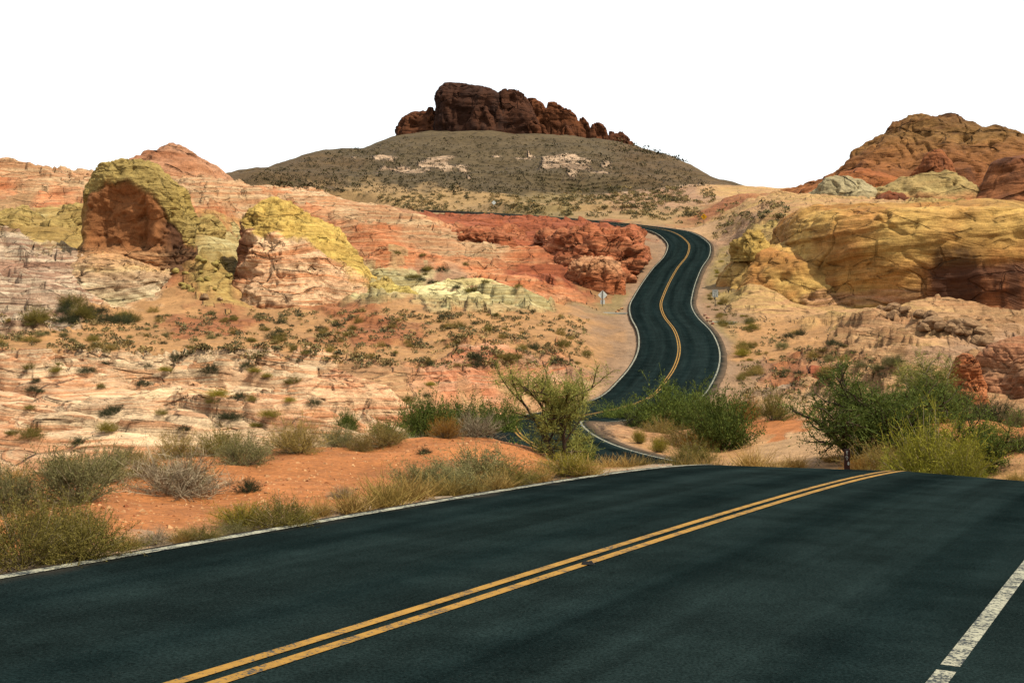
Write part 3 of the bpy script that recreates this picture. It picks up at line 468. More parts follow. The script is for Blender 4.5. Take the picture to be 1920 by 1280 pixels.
# --- yellow cliff on the right
def cliff_col(pu, pv, h, ns, N):
    o = np.ones((len(pu), 1)); C = mixc(o*S(212, 172, 100, 1.35), o*S(190, 134, 76, 1.4), .42+ns[:, 0]*1.3)
    lo = sstep(-10, 10, pv-(498-np.clip(pu-1640, 0, 400)*.06+ns[:, 0]*16))*sstep(1600, 1650, pu+ns[:, 1]*20)
    C = mixc(C, o*S(176, 114, 74, 1.35), lo)
    mv = sstep(0, 8, pv-(505-np.clip(pu-1640, 0, 400)*.1))*(1-sstep(16, 26, pv-(505-np.clip(pu-1640, 0, 400)*.1)))*sstep(1640, 1700, pu); C = mixc(C, o*S(176, 126, 100), mv*.6)
    mv2 = (1-sstep(8, 16, np.abs(pv-(560-(pu-1480)*.08)+ns[:, 1]*6)))*(1-sstep(1600, 1660, pu))*sstep(1450, 1480, pu); C = mixc(C, o*S(206, 156, 124,1.35), mv2*.8)
    va = lo*.22+(1-sstep(20, 60, np.abs(pu-1675)))*sstep(455, 480, pv)*.6+(1-sstep(10, 40, np.abs(pu-1760)))*sstep(470, 500, pv)*.45
    return C, mixc(o*S(168, 126, 66), o*S(150, 94, 62, 1.35), lo), np.full(len(pu), .6), np.clip(va+ns[:, 0]*.25*(va > .05), 0, 1)
rock('yellow_cliff', 'long yellow cliff with a brown varnished face right of the road', 'cliff', M['rock'], levels=[(620,1445,2260),(585,1450,2250),(545,1454,2240),(505,1456,2230),(470,1458,2220),(440,1463,2200),(418,1476,2170),(404,1500,2120),(397,1540,2060),(394,1600,1980)], Yc=172, dep=26, power=3.2, per=14, seg=640, a1=1.0, f1=.085, a2=.5, fb=.5, a3=.7, tilt=(-.12, .05), colour=cliff_col, seed=12)
rock('yellow_slope_rock', 'sloping yellow rock apron between the road and the cliff', 'rock', M['rock'], levels=[(625,1335,1670),(600,1345,1660),(575,1353,1652),(550,1360,1645),(525,1370,1625),(500,1384,1600),(478,1404,1572),(460,1428,1540)], Yc=163, dep=15, power=2.3, lean=.6, per=12, seg=320, a1=.8, f1=.16, a2=.45, fb=.7, a3=.7, tilt=(-.3, .1), colour=cliff_col, seed=13)
rock('rounded_rock', 'rounded yellow knob overhanging the left end of the cliff', 'rock', M['rock'], levels=[(490,1375,1440),(470,1378,1436),(452,1384,1432),(440,1392,1424),(434,1400,1416)], Yc=166, dep=3.6, power=2.6, per=10, seg=120, a1=.8, f1=.4, a2=.2, fb=1., a3=.5, colour=const(S(200,166,92), S(178,140,74), .6), seed=14)
# --- mountain on the right: one mass with its shoulders as parts
mt = tag(obj('rock_mountain', None, loc=Wp(1750, 385, 300)), 'large orange and ochre rock mountain on the right skyline', 'mountain')
def mpart(pname, col, seed, **kw):
    d = dict(per=12, seg=220, a1=1.5, f1=.06, a2=.6, fb=.32, a3=.7, tilt=(-.2, .1), power=2.2); d.update(kw)
    o = rock('mountain_part', None, None, M['rock_far'], mt, pname, colour=col, seed=seed, **d); o.location = -mt.location; return o
mpart('summit', banded([(215,S(158,118,70,2)),(262,S(170,126,72,2)),(290,S(192,134,78,2)),(330,S(192,126,74,2)),(370,S(186,116,70,2))], S(140,90,52,2), .8, lambda pu, pv, ns: .12+ns[:, 0]*.5, 14, lambda pu: (pu-1750)*.03), 20, levels=[(395,1430,2270),(370,1455,2230),(348,1508,2180),(325,1560,2120),(296,1600,2060),(270,1634,1990),(250,1662,1935),(234,1686,1880),(224,1712,1835),(218,1748,1800)], Yc=322, dep=34, lean=.3, seg=420, a1=2.6, a3=1.6, f1=.075, per=16)
mpart('shoulder', const(S(194,122,70,1.7), S(166,98,56,1.7), .8, .1), 21, levels=[(390,1480,1740),(370,1500,1722),(350,1535,1704),(332,1568,1682),(318,1592,1660),(310,1610,1640)], Yc=300, dep=14, lean=.4)
mpart('pale_dome', const(S(200,184,144,1.7), S(176,156,116,1.7), .6), 22, levels=[(395,1505,1665),(378,1516,1654),(362,1526,1642),(350,1536,1628),(341,1546,1614),(335,1560,1600)], Yc=286, dep=9, a1=1.3, f1=.14)
mpart('cream_saddle', banded([(320,S(190,164,106,1.7)),(360,S(192,168,112,1.7)),(375,S(184,120,80)),(400,S(170,104,70))], S(176,140,90), .6, 0, 10), 23, levels=[(410,1600,1880),(390,1620,1860),(370,1636,1846),(352,1654,1834),(340,1684,1820),(332,1712,1806),(327,1734,1790)], Yc=279, dep=11, lean=.3, a1=1.6, f1=.1)
mpart('brown_hump', const(S(150,88,54), S(130,74,48), .7, .25), 24, levels=[(405,1610,1740),(388,1625,1725),(374,1640,1706),(365,1656,1690)], Yc=268, dep=5, a1=.8, f1=.2)
mpart('dark_buttress', const(S(168,108,68), S(136,84,54), .6, .4), 25, levels=[(420,1780,2090),(390,1808,2080),(360,1836,2060),(330,1852,2030),(308,1862,2000),(296,1880,1970)], Yc=273, dep=11, a1=1.4)
mpart('yellow_lip', const(S(184,158,88), S(164,132,74), .7), 26, levels=[(425,1725,1950),(408,1740,1925),(394,1760,1900),(385,1786,1864)], Yc=252, dep=7, a1=.8, f1=.16)
mpart('crag', const(S(186,118,70), S(150,88,54), .7, .2), 27, levels=[(345,1700,1800),(320,1716,1788),(300,1730,1776),(288,1742,1762)], Yc=297, dep=7, a1=1.2, f1=.16)
rock('pale_far_ridge', 'tiny pale ridge far off between hill and mountain', 'ridge', M['rock_far'], levels=[(380,1335,1460),(364,1354,1436),(357,1362,1424),(353,1374,1404)], Yc=470, dep=12, per=10, seg=120, a1=1., f1=.1, a2=.3, fb=.3, a3=.4, colour=const(S(206,192,160), S(180,160,130), .6), seed=28)
# --- brown rocks at the right edge
rock('upright_boulder', 'upright reddish boulder at right beside the leaning slab', 'rock', M['rock'], levels=[(775,1776,1852),(745,1781,1846),(720,1784,1842),(695,1787,1838),(678,1793,1832),(668,1801,1824)], Yc=72, dep=1.15, power=2.8, per=12, seg=120, a1=.22, f1=.9, a2=.07, fb=3., a3=.18, colour=const(S(186,112,68), S(206,146,104), .6, .12), seed=30)
rock('leaning_slab', 'big brown leaning rock slab at the right edge', 'rock', M['rock'], levels=[(790,1836,2300),(755,1842,2290),(725,1848,2260),(700,1852,2220),(680,1858,2180),(664,1868,2140),(652,1884,2090),(644,1908,2020)], Yc=75, dep=3.8, power=2.3, lean=.35, per=12, seg=200, a1=.6, f1=.4, a2=.2, fb=1.5, a3=.3, tilt=(-.6, .1), colour=const(S(190,140,104), S(168,108,76), .7, .08), seed=31)
# --- dark butte on the hill
bt = tag(obj('butte', None, loc=Wp(930, 258, 690)), 'dark red brown butte standing on top of the hill', 'butte')
LOB = [([(285,808,962),(235,812,956),(205,814,950),(184,817,940),(170,822,926),(161,834,906)],.9,690,.75),([(285,905,1022),(235,912,1012),(205,922,1000),(182,930,986),(169,937,972)],.8,686,.6),([(280,738,836),(250,742,832),(232,747,828),(219,760,822),(211,778,816)],.45,692,.4),([(280,790,826),(235,794,822),(212,798,816),(200,802,811)],.5,688,.6),([(285,980,1066),(240,985,1054),(215,986,1038),(196,986,1020),(184,989,1006)],.3,692,.2),([(285,1022,1096),(240,1020,1088),(215,1019,1077),(202,1023,1062),(193,1027,1046)],.3,690,.2),([(285,1066,1120),(248,1074,1110),(228,1080,1101),(219,1084,1094)],.35,688,.2),([(285,1098,1148),(250,1106,1138),(236,1111,1128),(230,1114,1122)],.4,686,.3),([(285,1130,1190),(262,1140,1182),(250,1156,1174),(244,1160,1168)],.4,684,.3),([(285,1130,1168),(260,1138,1160),(247,1143,1153)],.4,685,.3),([(285,1045,1084),(260,1049,1080),(245,1055,1072),(238,1060,1068)],.25,676,.15),([(285,985,1035),(255,988,1030),(235,990,1020),(225,995,1010)],.3,676,.3),([(285,870,935),(240,876,930),(215,884,922),(200,890,912)],.6,676,.6)]
for k, (lv, hf, Yc, va) in enumerate(LOB):
    w = (lv[0][2]-lv[0][1])/F*Yc/2
    base = mixc(S(164,98,56)[None], S(84,58,48)[None], np.array([va]))[0]
    o = rock('butte_lobe', None, None, M['rock_far'], bt, 'buttress', levels=lv, Yc=Yc, dep=w*.8, power=3.6, per=12, seg=140, a1=1.3, f1=.09, a2=.5, fb=.25, a3=1.6, grooves=2.8, tilt=(.1, 0), colour=const(base*.56, base*.36, .5, va*.55+.1), seed=40+k); o.location = -bt.location
# --- loose boulders
def boulder_mesh(seed, cols, mat, n=22, m=34):
    r = np.random.default_rng(seed); ph = np.linspace(.02, np.pi-.02, n); th = np.linspace(0, 2*np.pi, m, endpoint=False)
    D = np.stack([np.outer(np.sin(ph), np.cos(th)), np.outer(np.sin(ph), np.sin(th)), np.outer(np.cos(ph), np.ones(m))], -1).reshape(-1, 3)
    rad = np.ones(len(D))
    for k in range(9):
        a = r.normal(size=3); a /= np.linalg.norm(a); lim = r.uniform(.62, .85); dt = D@a; rad = np.where(dt > .01, np.minimum(rad, lim/np.maximum(dt, .01)), rad)
    rad = rad+fbm(D*1.7+seed, 4)*.10; P = D*rad[:, None]*np.array([1, .8, .62])
    o = np.ones((len(P), 1)); return mesh('boulder', P, gridfaces(n, m, True), mat, True, None, {'Col': o*cols[0], 'Col2': o*cols[1], 'rock': np.full(len(P), .6), 'var': np.zeros(len(P))})
def gz(u, Y): return float(zat(np.array([float(u)]), np.array([float(Y)]))[0])
def at(u, v=None, Y=None):
    Y = hit(u, v) if Y is None else Y
    return np.array([(u-U0)/F*Y, Y, gz(u, Y)])
r9 = np.random.default_rng(9)
BG = [boulder_mesh(100+k, (S(192,156,118,1.5), S(150,112,84,1.5)), M['boulder']) for k in range(5)]; BY = [boulder_mesh(120+k, (S(200,178,104), S(176,148,84)), M['boulder']) for k in range(4)]; BS = [boulder_mesh(140+k, (S(226,170,120), S(204,140,92)), M['boulder'], 10, 14) for k in range(4)]; BR = [boulder_mesh(160+k, (S(190,120,90), S(220,190,170)), M['boulder'], 12, 16) for k in range(2)]
def boulder(ms, u, v, wpx, name, label, group, Y=None, sink=.25, flat_=1.):
    Y = hit(u, v) if Y is None else Y
    p = at(u, Y=Y); s = wpx/F*p[1]/2; o = obj(name, ms[r9.integers(len(ms))], None, p+np.array([0, 0, s*.62*flat_*(1-2*sink)]), r9.uniform(0, 6.28), (s, s, s*flat_*r9.uniform(.8, 1.25))); o.rotation_euler = (r9.uniform(-.4, .4), r9.uniform(-.4, .4), r9.uniform(0, 6.28)); tag(o, label, 'boulder', group); return o
for k in range(26):
    t = r9.uniform(0, 1); u = 1648+200*t; v = 588+52*t+r9.uniform(-16, 14)-(4 if t < .2 else 0)
    boulder(BG, u, v, r9.uniform(16, 34)+18*(t > .45)*r9.uniform(.3, 1), 'boulder', 'grey tan boulder in the %s of pile below brown cliff' % ('left third' if t < .33 else 'middle' if t < .67 else 'right third'), 'boulders piled below the brown cliff')
for k in range(22):
    bu, bv = r9.uniform(318, 432), r9.uniform(495, 556)
    boulder(BY, bu, bv, r9.uniform(9, 20), 'boulder', 'yellow block in %s %s rubble beside tilted rock' % ('upper' if bv < 526 else 'lower', 'left' if bu < 375 else 'right'), 'yellow rubble between the two left rocks')
for u, v, w, l in ((383,562,24,'pale striped loose block at the foot of the tilted rock'),(412,566,14,'small pale block right of the striped loose block')): boulder(BG, u, v, w, 'boulder', l, None)
for u, v in ((1322,592),(1327,598),(1332,604),(1325,604),(1336,609)): boulder(BR, u, v, 9, 'boulder', 'small reddish white stone by the right road edge below the speed sign', 'reddish stones by the right road edge')
for u, v in ((1160,583),(1166,580),(1157,587)): boulder(BS, u, v, 8, 'boulder', 'small pale stone at the left road edge near the diamond sign', 'pale stones by the left road edge')
for k in range(46):
    a, b = (r9.uniform(760, 960), r9.uniform(832, 872)) if k < 24 else (r9.uniform(240, 760), r9.uniform(880, 985))
    boulder(BS, a, b, r9.uniform(5, 12), 'stone', 'small pale stone on %s of orange bank' % (('left crest' if a < 830 else 'middle crest' if a < 890 else 'right crest') if k < 24 else 'left' if a < 420 else 'middle' if a < 590 else 'right'), 'pale stones on the orange bank', None, .3, .6)
# pebbles nobody could count, on the bank and along the shoulder
pv_, pf_, pc_ = [], [], []
tet = np.array([[1, 0, -.3], [-.5, .87, -.3], [-.5, -.87, -.3], [.1, .1, .7], [.4, -.2, .6]])
tf = np.array([[0, 1, 3], [1, 2, 3], [2, 0, 4], [0, 3, 4], [3, 2, 4]])
cnt = 0
for k in range(7600):
    if k < 2600:
        i = r9.integers(30, 75); sd_ = -r9.uniform(3.62, 4.35); q = RD[i, :2]+RT[i]*r9.uniform(0, .75)+RN[i]*sd_; Y = q[1]
        if Y < 4: continue
        u = U0+F*q[0]/Y; s = r9.uniform(.010, .032)
    else:
        u = r9.uniform(0, 1050); Y = r9.uniform(11, 28); s = r9.uniform(.010, .040)*(1 if r9.uniform() < .9 else 2.)
        if abs(zat(np.array([u]), np.array([Y]), dist)[0]) < 3.9: continue
    p = np.array([(u-U0)/F*Y, Y, gz(u, Y)]); a = r9.uniform(0, 6.28); R2 = np.array([[math.cos(a), -math.sin(a), 0], [math.sin(a), math.cos(a), 0], [0, 0, 1]])
    pv_.append((tet*np.array([s, s*.7, s*.6]))@R2.T+p); pf_.append(tf+5*cnt); cnt += 1
    c = mixc(S(200,170,140)[None], S(176,110,66)[None], r9.uniform(0, 1, 1))[0] if k < 2600 else mixc(S(228,178,128)[None], S(150,86,50)[None], r9.uniform(0, 1, 1))[0]
    pc_.append(np.repeat(c[None], 5, 0))
mp = NM('pebble'); M['pebble'] = mp.done(mp.attr('Col'))
tag(obj('pebbles', mesh('pebbles', np.vstack(pv_), np.vstack(pf_), M['pebble'], False, None, {'Col': np.vstack(pc_)})), 'loose pebbles scattered on the bank and road shoulder', 'pebbles', None, 'stuff')
# ------------------------------------------------------------------ plants
def leafmat(name, c1, c2, trans=.25):
    m = NM(name); oi = m.n('ShaderNodeObjectInfo'); p = m.pos(); at_ = m.attr('tone', True)
    c = m.mix(m.ramp(at_, 0, 1), c1, c2); c = m.mix(1., c, m.grey(m.ramp(oi.outputs['Random'], 0, 1, .82, 1.2)), 'MULTIPLY')
    m.set(m.b.inputs['Base Color'], c); m.b.inputs['Roughness'].default_value = .8
    tr = m.n('ShaderNodeBsdfTranslucent'); m.set(tr.inputs[0], c); mx = m.n('ShaderNodeMixShader'); mx.inputs[0].default_value = trans
    o = m.t.nodes['Material Output']; m.set(mx.inputs[1], m.b.outputs[0]); m.set(mx.inputs[2], tr.outputs[0]); m.set(o.inputs[0], mx.outputs[0]); return m.m
_S = S
def S(r, g, b): return _S(r, g, b, 1.25)
PM = {'tan': leafmat('tan_brush', S(176,150,84), S(138,118,62)), 'olive': leafmat('olive_brush', S(148,134,66), S(112,102,46)), 'grey': leafmat('grey_brush', S(154,146,96), S(114,110,70)),
      'broom': leafmat('yellow_green_broom', S(168,152,50), S(124,116,36)), 'grass': leafmat('dry_grass', S(206,172,104), S(170,134,70)), 'green': leafmat('green_leaf', S(122,134,58), S(78,96,40)), 'dark': leafmat('dark_leaf', S(84,88,58), S(60,64,40)),
      'lime': leafmat('lime_leaf', S(172,164,58), S(122,122,40)), 'mesquite': leafmat('feathery_leaf', S(164,160,82), S(122,128,60)), 'twig': leafmat('pale_twig', S(176,160,134), S(128,110,86), 0), 'wood': leafmat('dark_wood', S(84,66,50), S(58,46,36), 0), 'rust': leafmat('rust_brush', S(178,132,58), S(140,98,42))}
S = _S
def rib(P0, Dr, Ln, wid, nseg, bend, r, curl=.25):
    n = len(P0); t = np.linspace(0, 1, nseg+1)[None, :, None]
    side = np.cross(Dr, r.normal(size=(n, 3))); side /= np.linalg.norm(side, axis=1, keepdims=True)+1e-9
    off = r.normal(size=(n, 3))*curl
    pts = P0[:, None]+Dr[:, None]*Ln[:, None, None]*t+(off*Ln[:, None])[:, None]*t*t*.5+np.array([0, 0, 1.])*bend*Ln[:, None, None]*t*t
    w = (wid*(1-.75*t))*np.ones((n, 1, 1)); A = pts-side[:, None]*w; B = pts+side[:, None]*w
    V = np.stack([A, B], 2).reshape(-1, 3); ix = np.arange(n*(nseg+1)*2).reshape(n, nseg+1, 2)
    f = np.stack([ix[:, :-1, 0], ix[:, :-1, 1], ix[:, 1:, 1], ix[:, 1:, 0]], -1).reshape(-1, 4); return V, f, pts
def leaves(P, size, asp, r, upb=.3):
    n = len(P); a = r.normal(size=(n, 3)); a[:, 2] += upb; a /= np.linalg.norm(a, axis=1, keepdims=True); b = np.cross(a, r.normal(size=(n, 3))); b /= np.linalg.norm(b, axis=1, keepdims=True)+1e-9
    s = size*r.uniform(.6, 1.4, (n, 1)); V = np.stack([P, P+a*s*.5+b*s*asp, P+a*s, P+a*s*.5-b*s*asp], 1).reshape(-1, 3); return V, np.arange(4*n).reshape(n, 4)
def join(parts):
    V, Fq, o = [], [], 0
    for v, f in parts: V.append(v); Fq.append(f+o); o += len(v)
    return np.vstack(V), np.vstack(Fq)
def tone(V, r, blk): return np.clip(np.repeat(r.uniform(0, 1, len(V)//blk+1), blk)[:len(V)], 0, 1)
def dome_dirs(n, r, spread, zmin=.05):
    a = r.uniform(0, 2*np.pi, n); ct = r.uniform(zmin, 1, n)**spread; s = np.sqrt(1-ct**2); return np.stack([np.cos(a)*s, np.sin(a)*s, ct], 1)
def at_pts(pts, k, r, lo=.35):
    """k random points along random ribbons"""
    n, s, _ = pts.shape; i = r.integers(0, n, k); t = r.uniform(lo, 1, k)*(s-1); j = np.minimum(t.astype(int), s-2); f = (t-j)[:, None]
    P = pts[i, j]*(1-f)+pts[i, j+1]*f; d = pts[i, j+1]-pts[i, j]; return P, d/(np.linalg.norm(d, axis=1, keepdims=True)+1e-9)
def brush(seed, kind, n1_=110, n2=900, n3=3200, leaf=.045, asp=.22, hgt=.85, lump=.35, wid=.009, spread=.8, wood='twig'):
    """rounded desert shrub of unit radius: (stems mesh, foliage mesh)"""
    r = np.random.default_rng(seed); D = dome_dirs(n1_, r, spread); L = 1*(1+lump*fbm(D*1.6+seed, 2))*r.uniform(.75, 1.0, n1_)
    P0 = np.column_stack([r.normal(0, .07, (n1_, 2)), np.full(n1_, -.06)]); V1, f1, p1 = rib(P0, D*np.array([1, 1, hgt]), L, wid, 5, .05, r, .3)
    B, d = at_pts(p1, n2, r, .4); Dn = d*.6+r.normal(size=(n2, 3))*.55; Dn[:, 2] += .25; Dn /= np.linalg.norm(Dn, axis=1, keepdims=True)
    V2, f2, p2 = rib(B, Dn, r.uniform(.12, .32, n2), wid*.55, 3, .1, r, .4)
    C, d2 = at_pts(p2, n3, r, .15); C += r.normal(0, .012, C.shape); V3, f3 = leaves(C, leaf, asp, r)
    S1 = join([(V1, f1)]); Fo = join([(V2, f2), (V3, f3)])
    return mesh('stems', S1[0], S1[1], PM[wood], True, None, {'tone': tone(S1[0], r, 12)}), mesh('foliage', Fo[0], Fo[1], PM[kind], True, None, {'tone': tone(Fo[0], r, 8)})
def tuft(seed, kind, n=420, hgt=1., wid=.012, spread=.45, curl=.35):
    r = np.random.default_rng(seed); D = dome_dirs(n, r, spread, .15); P0 = np.column_stack([r.normal(0, .22, (n, 2)), np.full(n, -.05)])
    V, f, p = rib(P0, D, r.uniform(.45, 1.1, n)*hgt, wid, 4, .0, r, curl); return mesh('blades', V, f, PM[kind], True, None, {'tone': tone(V, r, 10)})
def tube(path, rad, sides=6):
    path = np.asarray(path); n = len(path); T = np.gradient(path, axis=0); T /= np.linalg.norm(T, axis=1, keepdims=True)+1e-9
    a = np.cross(T, [.31, .17, .93]); a /= np.linalg.norm(a, axis=1, keepdims=True)+1e-9; b = np.cross(T, a); th = np.linspace(0, 2*np.pi, sides, endpoint=False)
    V = path[:, None]+rad[:, None, None]*(np.cos(th)[None, :, None]*a[:, None]+np.sin(th)[None, :, None]*b[:, None]); return V.reshape(-1, 3), gridfaces(n, sides, True)
def tree(seed, kind, stems=5, spread=.9, hgt=1., leafn=9000, leaf=.035, asp=.3, twigs=1500, wood='wood', rad=.035, droop=.0, sub=7, lower=.35):
    """multi-stemmed desert tree of unit crown radius: (trunk mesh, crown mesh)"""
    r = np.random.default_rng(seed); tubes = []; tips = []
    def grow(p, d, L, ra, lev):
        n = 7; path = [p]; q = p.copy(); dd_ = d.copy()
        for k in range(n): dd_ = dd_+r.normal(0, .16, 3); dd_[2] += .05-droop*k*.02; dd_ /= np.linalg.norm(dd_); q = q+dd_*L/n; path.append(q)
        path = np.array(path); tubes.append(tube(path, np.linspace(ra, ra*.45, n+1), 6 if lev < 2 else 4))
        if lev >= 1: tips.append(path)
        if lev < 2:
            for k in range(sub if lev == 0 else 4):
                j = r.integers(2, n+1); dn = dd_*.6+r.normal(0, .65, 3); dn[2] += .1; dn /= np.linalg.norm(dn); grow(path[j], dn, L*r.uniform(.45, .7), ra*.5, lev+1)
    for k in range(stems):
        a = 2*np.pi*k/stems+r.uniform(-.5, .5); t = r.uniform(.15, 1)*spread; d = np.array([math.cos(a)*t, math.sin(a)*t, hgt*.75]); d /= np.linalg.norm(d); grow(np.array([math.cos(a)*.05, math.sin(a)*.05, -.08]), d, r.uniform(.65, .95)*max(hgt, .75), rad, 0)
    tp = np.stack(tips); B, d = at_pts(tp, twigs, r, .2); Dn = d*.5+r.normal(size=(twigs, 3))*.6; Dn[:, 2] += .15; Dn /= np.linalg.norm(Dn, axis=1, keepdims=True)
    V2, f2, p2 = rib(B, Dn, r.uniform(.10, .26, twigs), .004, 3, -.1*droop, r, .4); C, _ = at_pts(p2, leafn, r, .05); C += r.normal(0, .014, C.shape); V3, f3 = leaves(C, leaf, asp, r)
    Tt = join(tubes); Cr = join([(V2, f2), (V3, f3)])
    return mesh('trunk', Tt[0], Tt[1], PM[wood], True, None, {'tone': tone(Tt[0], r, 24)}), mesh('crown', Cr[0], Cr[1], PM[kind], True, None, {'tone': tone(Cr[0], r, 8)})
BRU = {k: [brush(s*10+i, k, **kw) for i in range(2)] for s, (k, kw) in enumerate({'tan': dict(n1_=170, n2=1800, leaf=.034, asp=.16, n3=8000), 'olive': dict(n1_=150, n2=1700, n3=8500, leaf=.036, asp=.2), 'grey': dict(n1_=140, n2=1700, n3=8000, leaf=.033, asp=.26), 'broom': dict(n1_=320, n2=2400, n3=3500, spread=.5, hgt=1., leaf=.05, asp=.09), 'green': dict(n1_=170, n2=2400, n3=13000, leaf=.046, asp=.22, hgt=.95, wood='wood'), 'dark': dict(n2=1500, n3=7500, leaf=.038, asp=.2, wood='wood'), 'lime': dict(n1_=240, n2=2200, n3=9500, leaf=.045, asp=.13, spread=.6, hgt=1.05), 'rust': dict(n1_=260, n2=2000, n3=4000, leaf=.04, asp=.12, hgt=.7), 'twig': dict(n1_=120, n2=2200, n3=700, leaf=.025, wid=.009)}.items())}
TUF = {k: [tuft(300+i, k) for i in range(3)] for k in ('grass', 'broom', 'tan')}
r5 = np.random.default_rng(21)
def dims(me):
    a = np.empty(len(me.vertices)*3, np.float32); me.vertices.foreach_get('co', a); a = a.reshape(-1, 3); return np.percentile(np.abs(a[:, :2]), 97), np.percentile(a[:, 2], 98.5)
DC = {}
def plant(meshes, names, name, label, cat, u, v, wpx, hpx, Y=None, group=None, rz=None, lift=True):
    fixed = Y is not None; Y = hit(u, v) if Y is None else Y; p = at(u, Y=Y); w = wpx/F*Y/2; h = hpx/F*Y
    if fixed and lift: h = min(max(.8*h, H-(v-hpx-V0)/F*Y-p[2]), 1.3*h)
    key = meshes[-1].name
    if key not in DC: DC[key] = dims(meshes[-1])
    sw, sh = w/DC[key][0], h/DC[key][1]; rz = r5.uniform(0, 6.28) if rz is None else rz
    if len(meshes) == 1:
        o = obj(name, meshes[0], None, p, rz, (sw, sw, sh)); return tag(o, label, cat, group)
    e = obj(name, None, None, p, rz, (sw, sw, sh)); tag(e, label, cat, group); e.empty_display_size = .2
    for m_, n_ in zip(meshes, names): obj(n_, m_, e)
    return e
def shrub(kind, u, v, w, h, label, Y=None, group=None, name='desert_shrub', cat='shrub'):
    return plant(BRU[kind][r5.integers(2)], ('stems', 'foliage'), name, label, cat, u, v, w, h, Y, group, None, kind in ('green', 'lime', 'dark'))
def grass(kind, u, v, w, h, label, Y=None, group=None): return plant([TUF[kind][r5.integers(3)]], None, 'grass_tuft', label, 'grass', u, v, w, h, Y, group)
# --- shrubs on the near bank, left to right
for kind, u, v, w, h, lb in [
 ('olive',40,1062,250,130,'big olive brown shrub in the lower left corner by the road'),('olive',160,1046,190,105,'olive shrub with bare dark stems at the left road edge'),('olive',96,1010,170,90,'olive shrub behind the two at the left corner'),
 ('grey',18,962,150,95,'grey shrub at the left edge above the corner shrubs'),('grey',142,942,175,115,'dark grey shrub left of the sparse pale shrub'),('grey',196,905,120,70,'grey green shrub rising behind the dark grey one'),('olive',120,893,110,48,'low olive yellow shrub at far left on the bank top'),
 ('twig',335,928,200,92,'sparse pale grey shrub with open twigs on the orange bank'),('grey',340,920,120,70,'grey olive shrub inside the sparse pale twigs'),('tan',272,895,90,60,'tan shrub just left of the sparse pale shrub'),('grey',235,872,80,42,'low grey shrub on the left end of the bank crest'),
 ('tan',332,858,100,52,'tan shrub on the bank crest left of two paired shrubs'),('olive',415,852,105,58,'olive yellow shrub on the crest left of the grey one'),('grey',455,872,125,62,'rounded grey shrub on the bank crest'),('tan',556,850,122,74,'largest rounded tan shrub on the bank crest'),
 ('grey',636,838,78,48,'grey green shrub right of the largest tan shrub'),('tan',676,846,58,40,'small tan shrub beside the grey green crest shrub'),('tan',722,836,100,52,'spreading tan shrub with exposed roots on the crest'),('rust',836,822,66,46,'rusty tan shrub mid crest in front of green thicket'),
 ('twig',892,820,100,52,'dry grey brushwood right of the rusty shrub'),('rust',966,828,82,26,'low orange tan cushion shrub near the right crest end'),('dark',466,924,52,30,'small dark twiggy plant alone on the orange sand'),
 ('broom',455,992,120,58,'yellow green broom shrub at the road edge left half'),('olive',530,990,130,66,'olive shrub beside the yellow green broom at road edge'),('grey',440,1002,70,26,'low grey cushion at the road edge under the broom'),('olive',372,1014,90,30,'flat olive shrub hugging the road edge'),('twig',290,1022,76,34,'dry leafless twigs at the road edge near left corner'),
 ('grey',800,915,140,58,'grey olive shrub in the roadside mass left of the taller one'),('grey',900,905,170,76,'tallest grey olive shrub in the roadside mass'),('grey',860,922,150,50,'low grey shrub in front of the roadside mass'),('olive',960,910,110,48,'olive shrub at the right end of the roadside mass'),
 ('broom',1062,893,120,48,'yellow broom clump at the road edge below the feathery tree'),('twig',640,935,60,24,'faint dry twigs on the sand left of the roadside mass'),('dark',795,850,30,14,'tiny dry plant among pale stones on the bank')]:
    shrub(kind, u, v, w*.94, h*.86, lb)
for u, v, w, h, k in [(660,962,90,48,'grass'),(720,950,110,58,'tan'),(770,938,100,50,'grass'),(830,930,100,40,'tan'),(600,968,60,34,'grass'),(1010,905,70,34,'grass'),(930,918,80,34,'grass'),(20,906,90,34,'grass'),(240,1030,70,30,'tan'),(340,1015,60,26,'grass'),(560,985,60,34,'broom'),(1100,892,70,36,'grass'),(880,925,80,34,'tan')]:
    grass(k, u, v, w, h, 'dry grass tuft along the left road edge', None, 'dry grass along the near road edge')
for u, v, w, h, k in [(1140,884,60,30,'grass'),(1175,880,60,28,'grass'),(1205,878,50,24,'tan'),(1280,872,70,34,'grass'),(1330,868,80,40,'grass'),(1370,866,70,36,'grass'),(1410,868,80,32,'grass'),(1450,870,70,26,'grass'),(1490,872,60,20,'grass'),(1240,866,40,26,'grass'),(1560,872,50,18,'grass'),(1635,868,60,30,'grass'),(1620,874,50,26,'tan'),(1870,882,60,18,'grass'),(1905,884,50,18,'tan'),(1300,862,60,30,'tan')]:
    grass(k, u, v, w, h, 'dry straw grass tuft just behind the road crest', 36+12*r5.uniform() if u > 1230 else 27, 'straw grass behind the road crest')
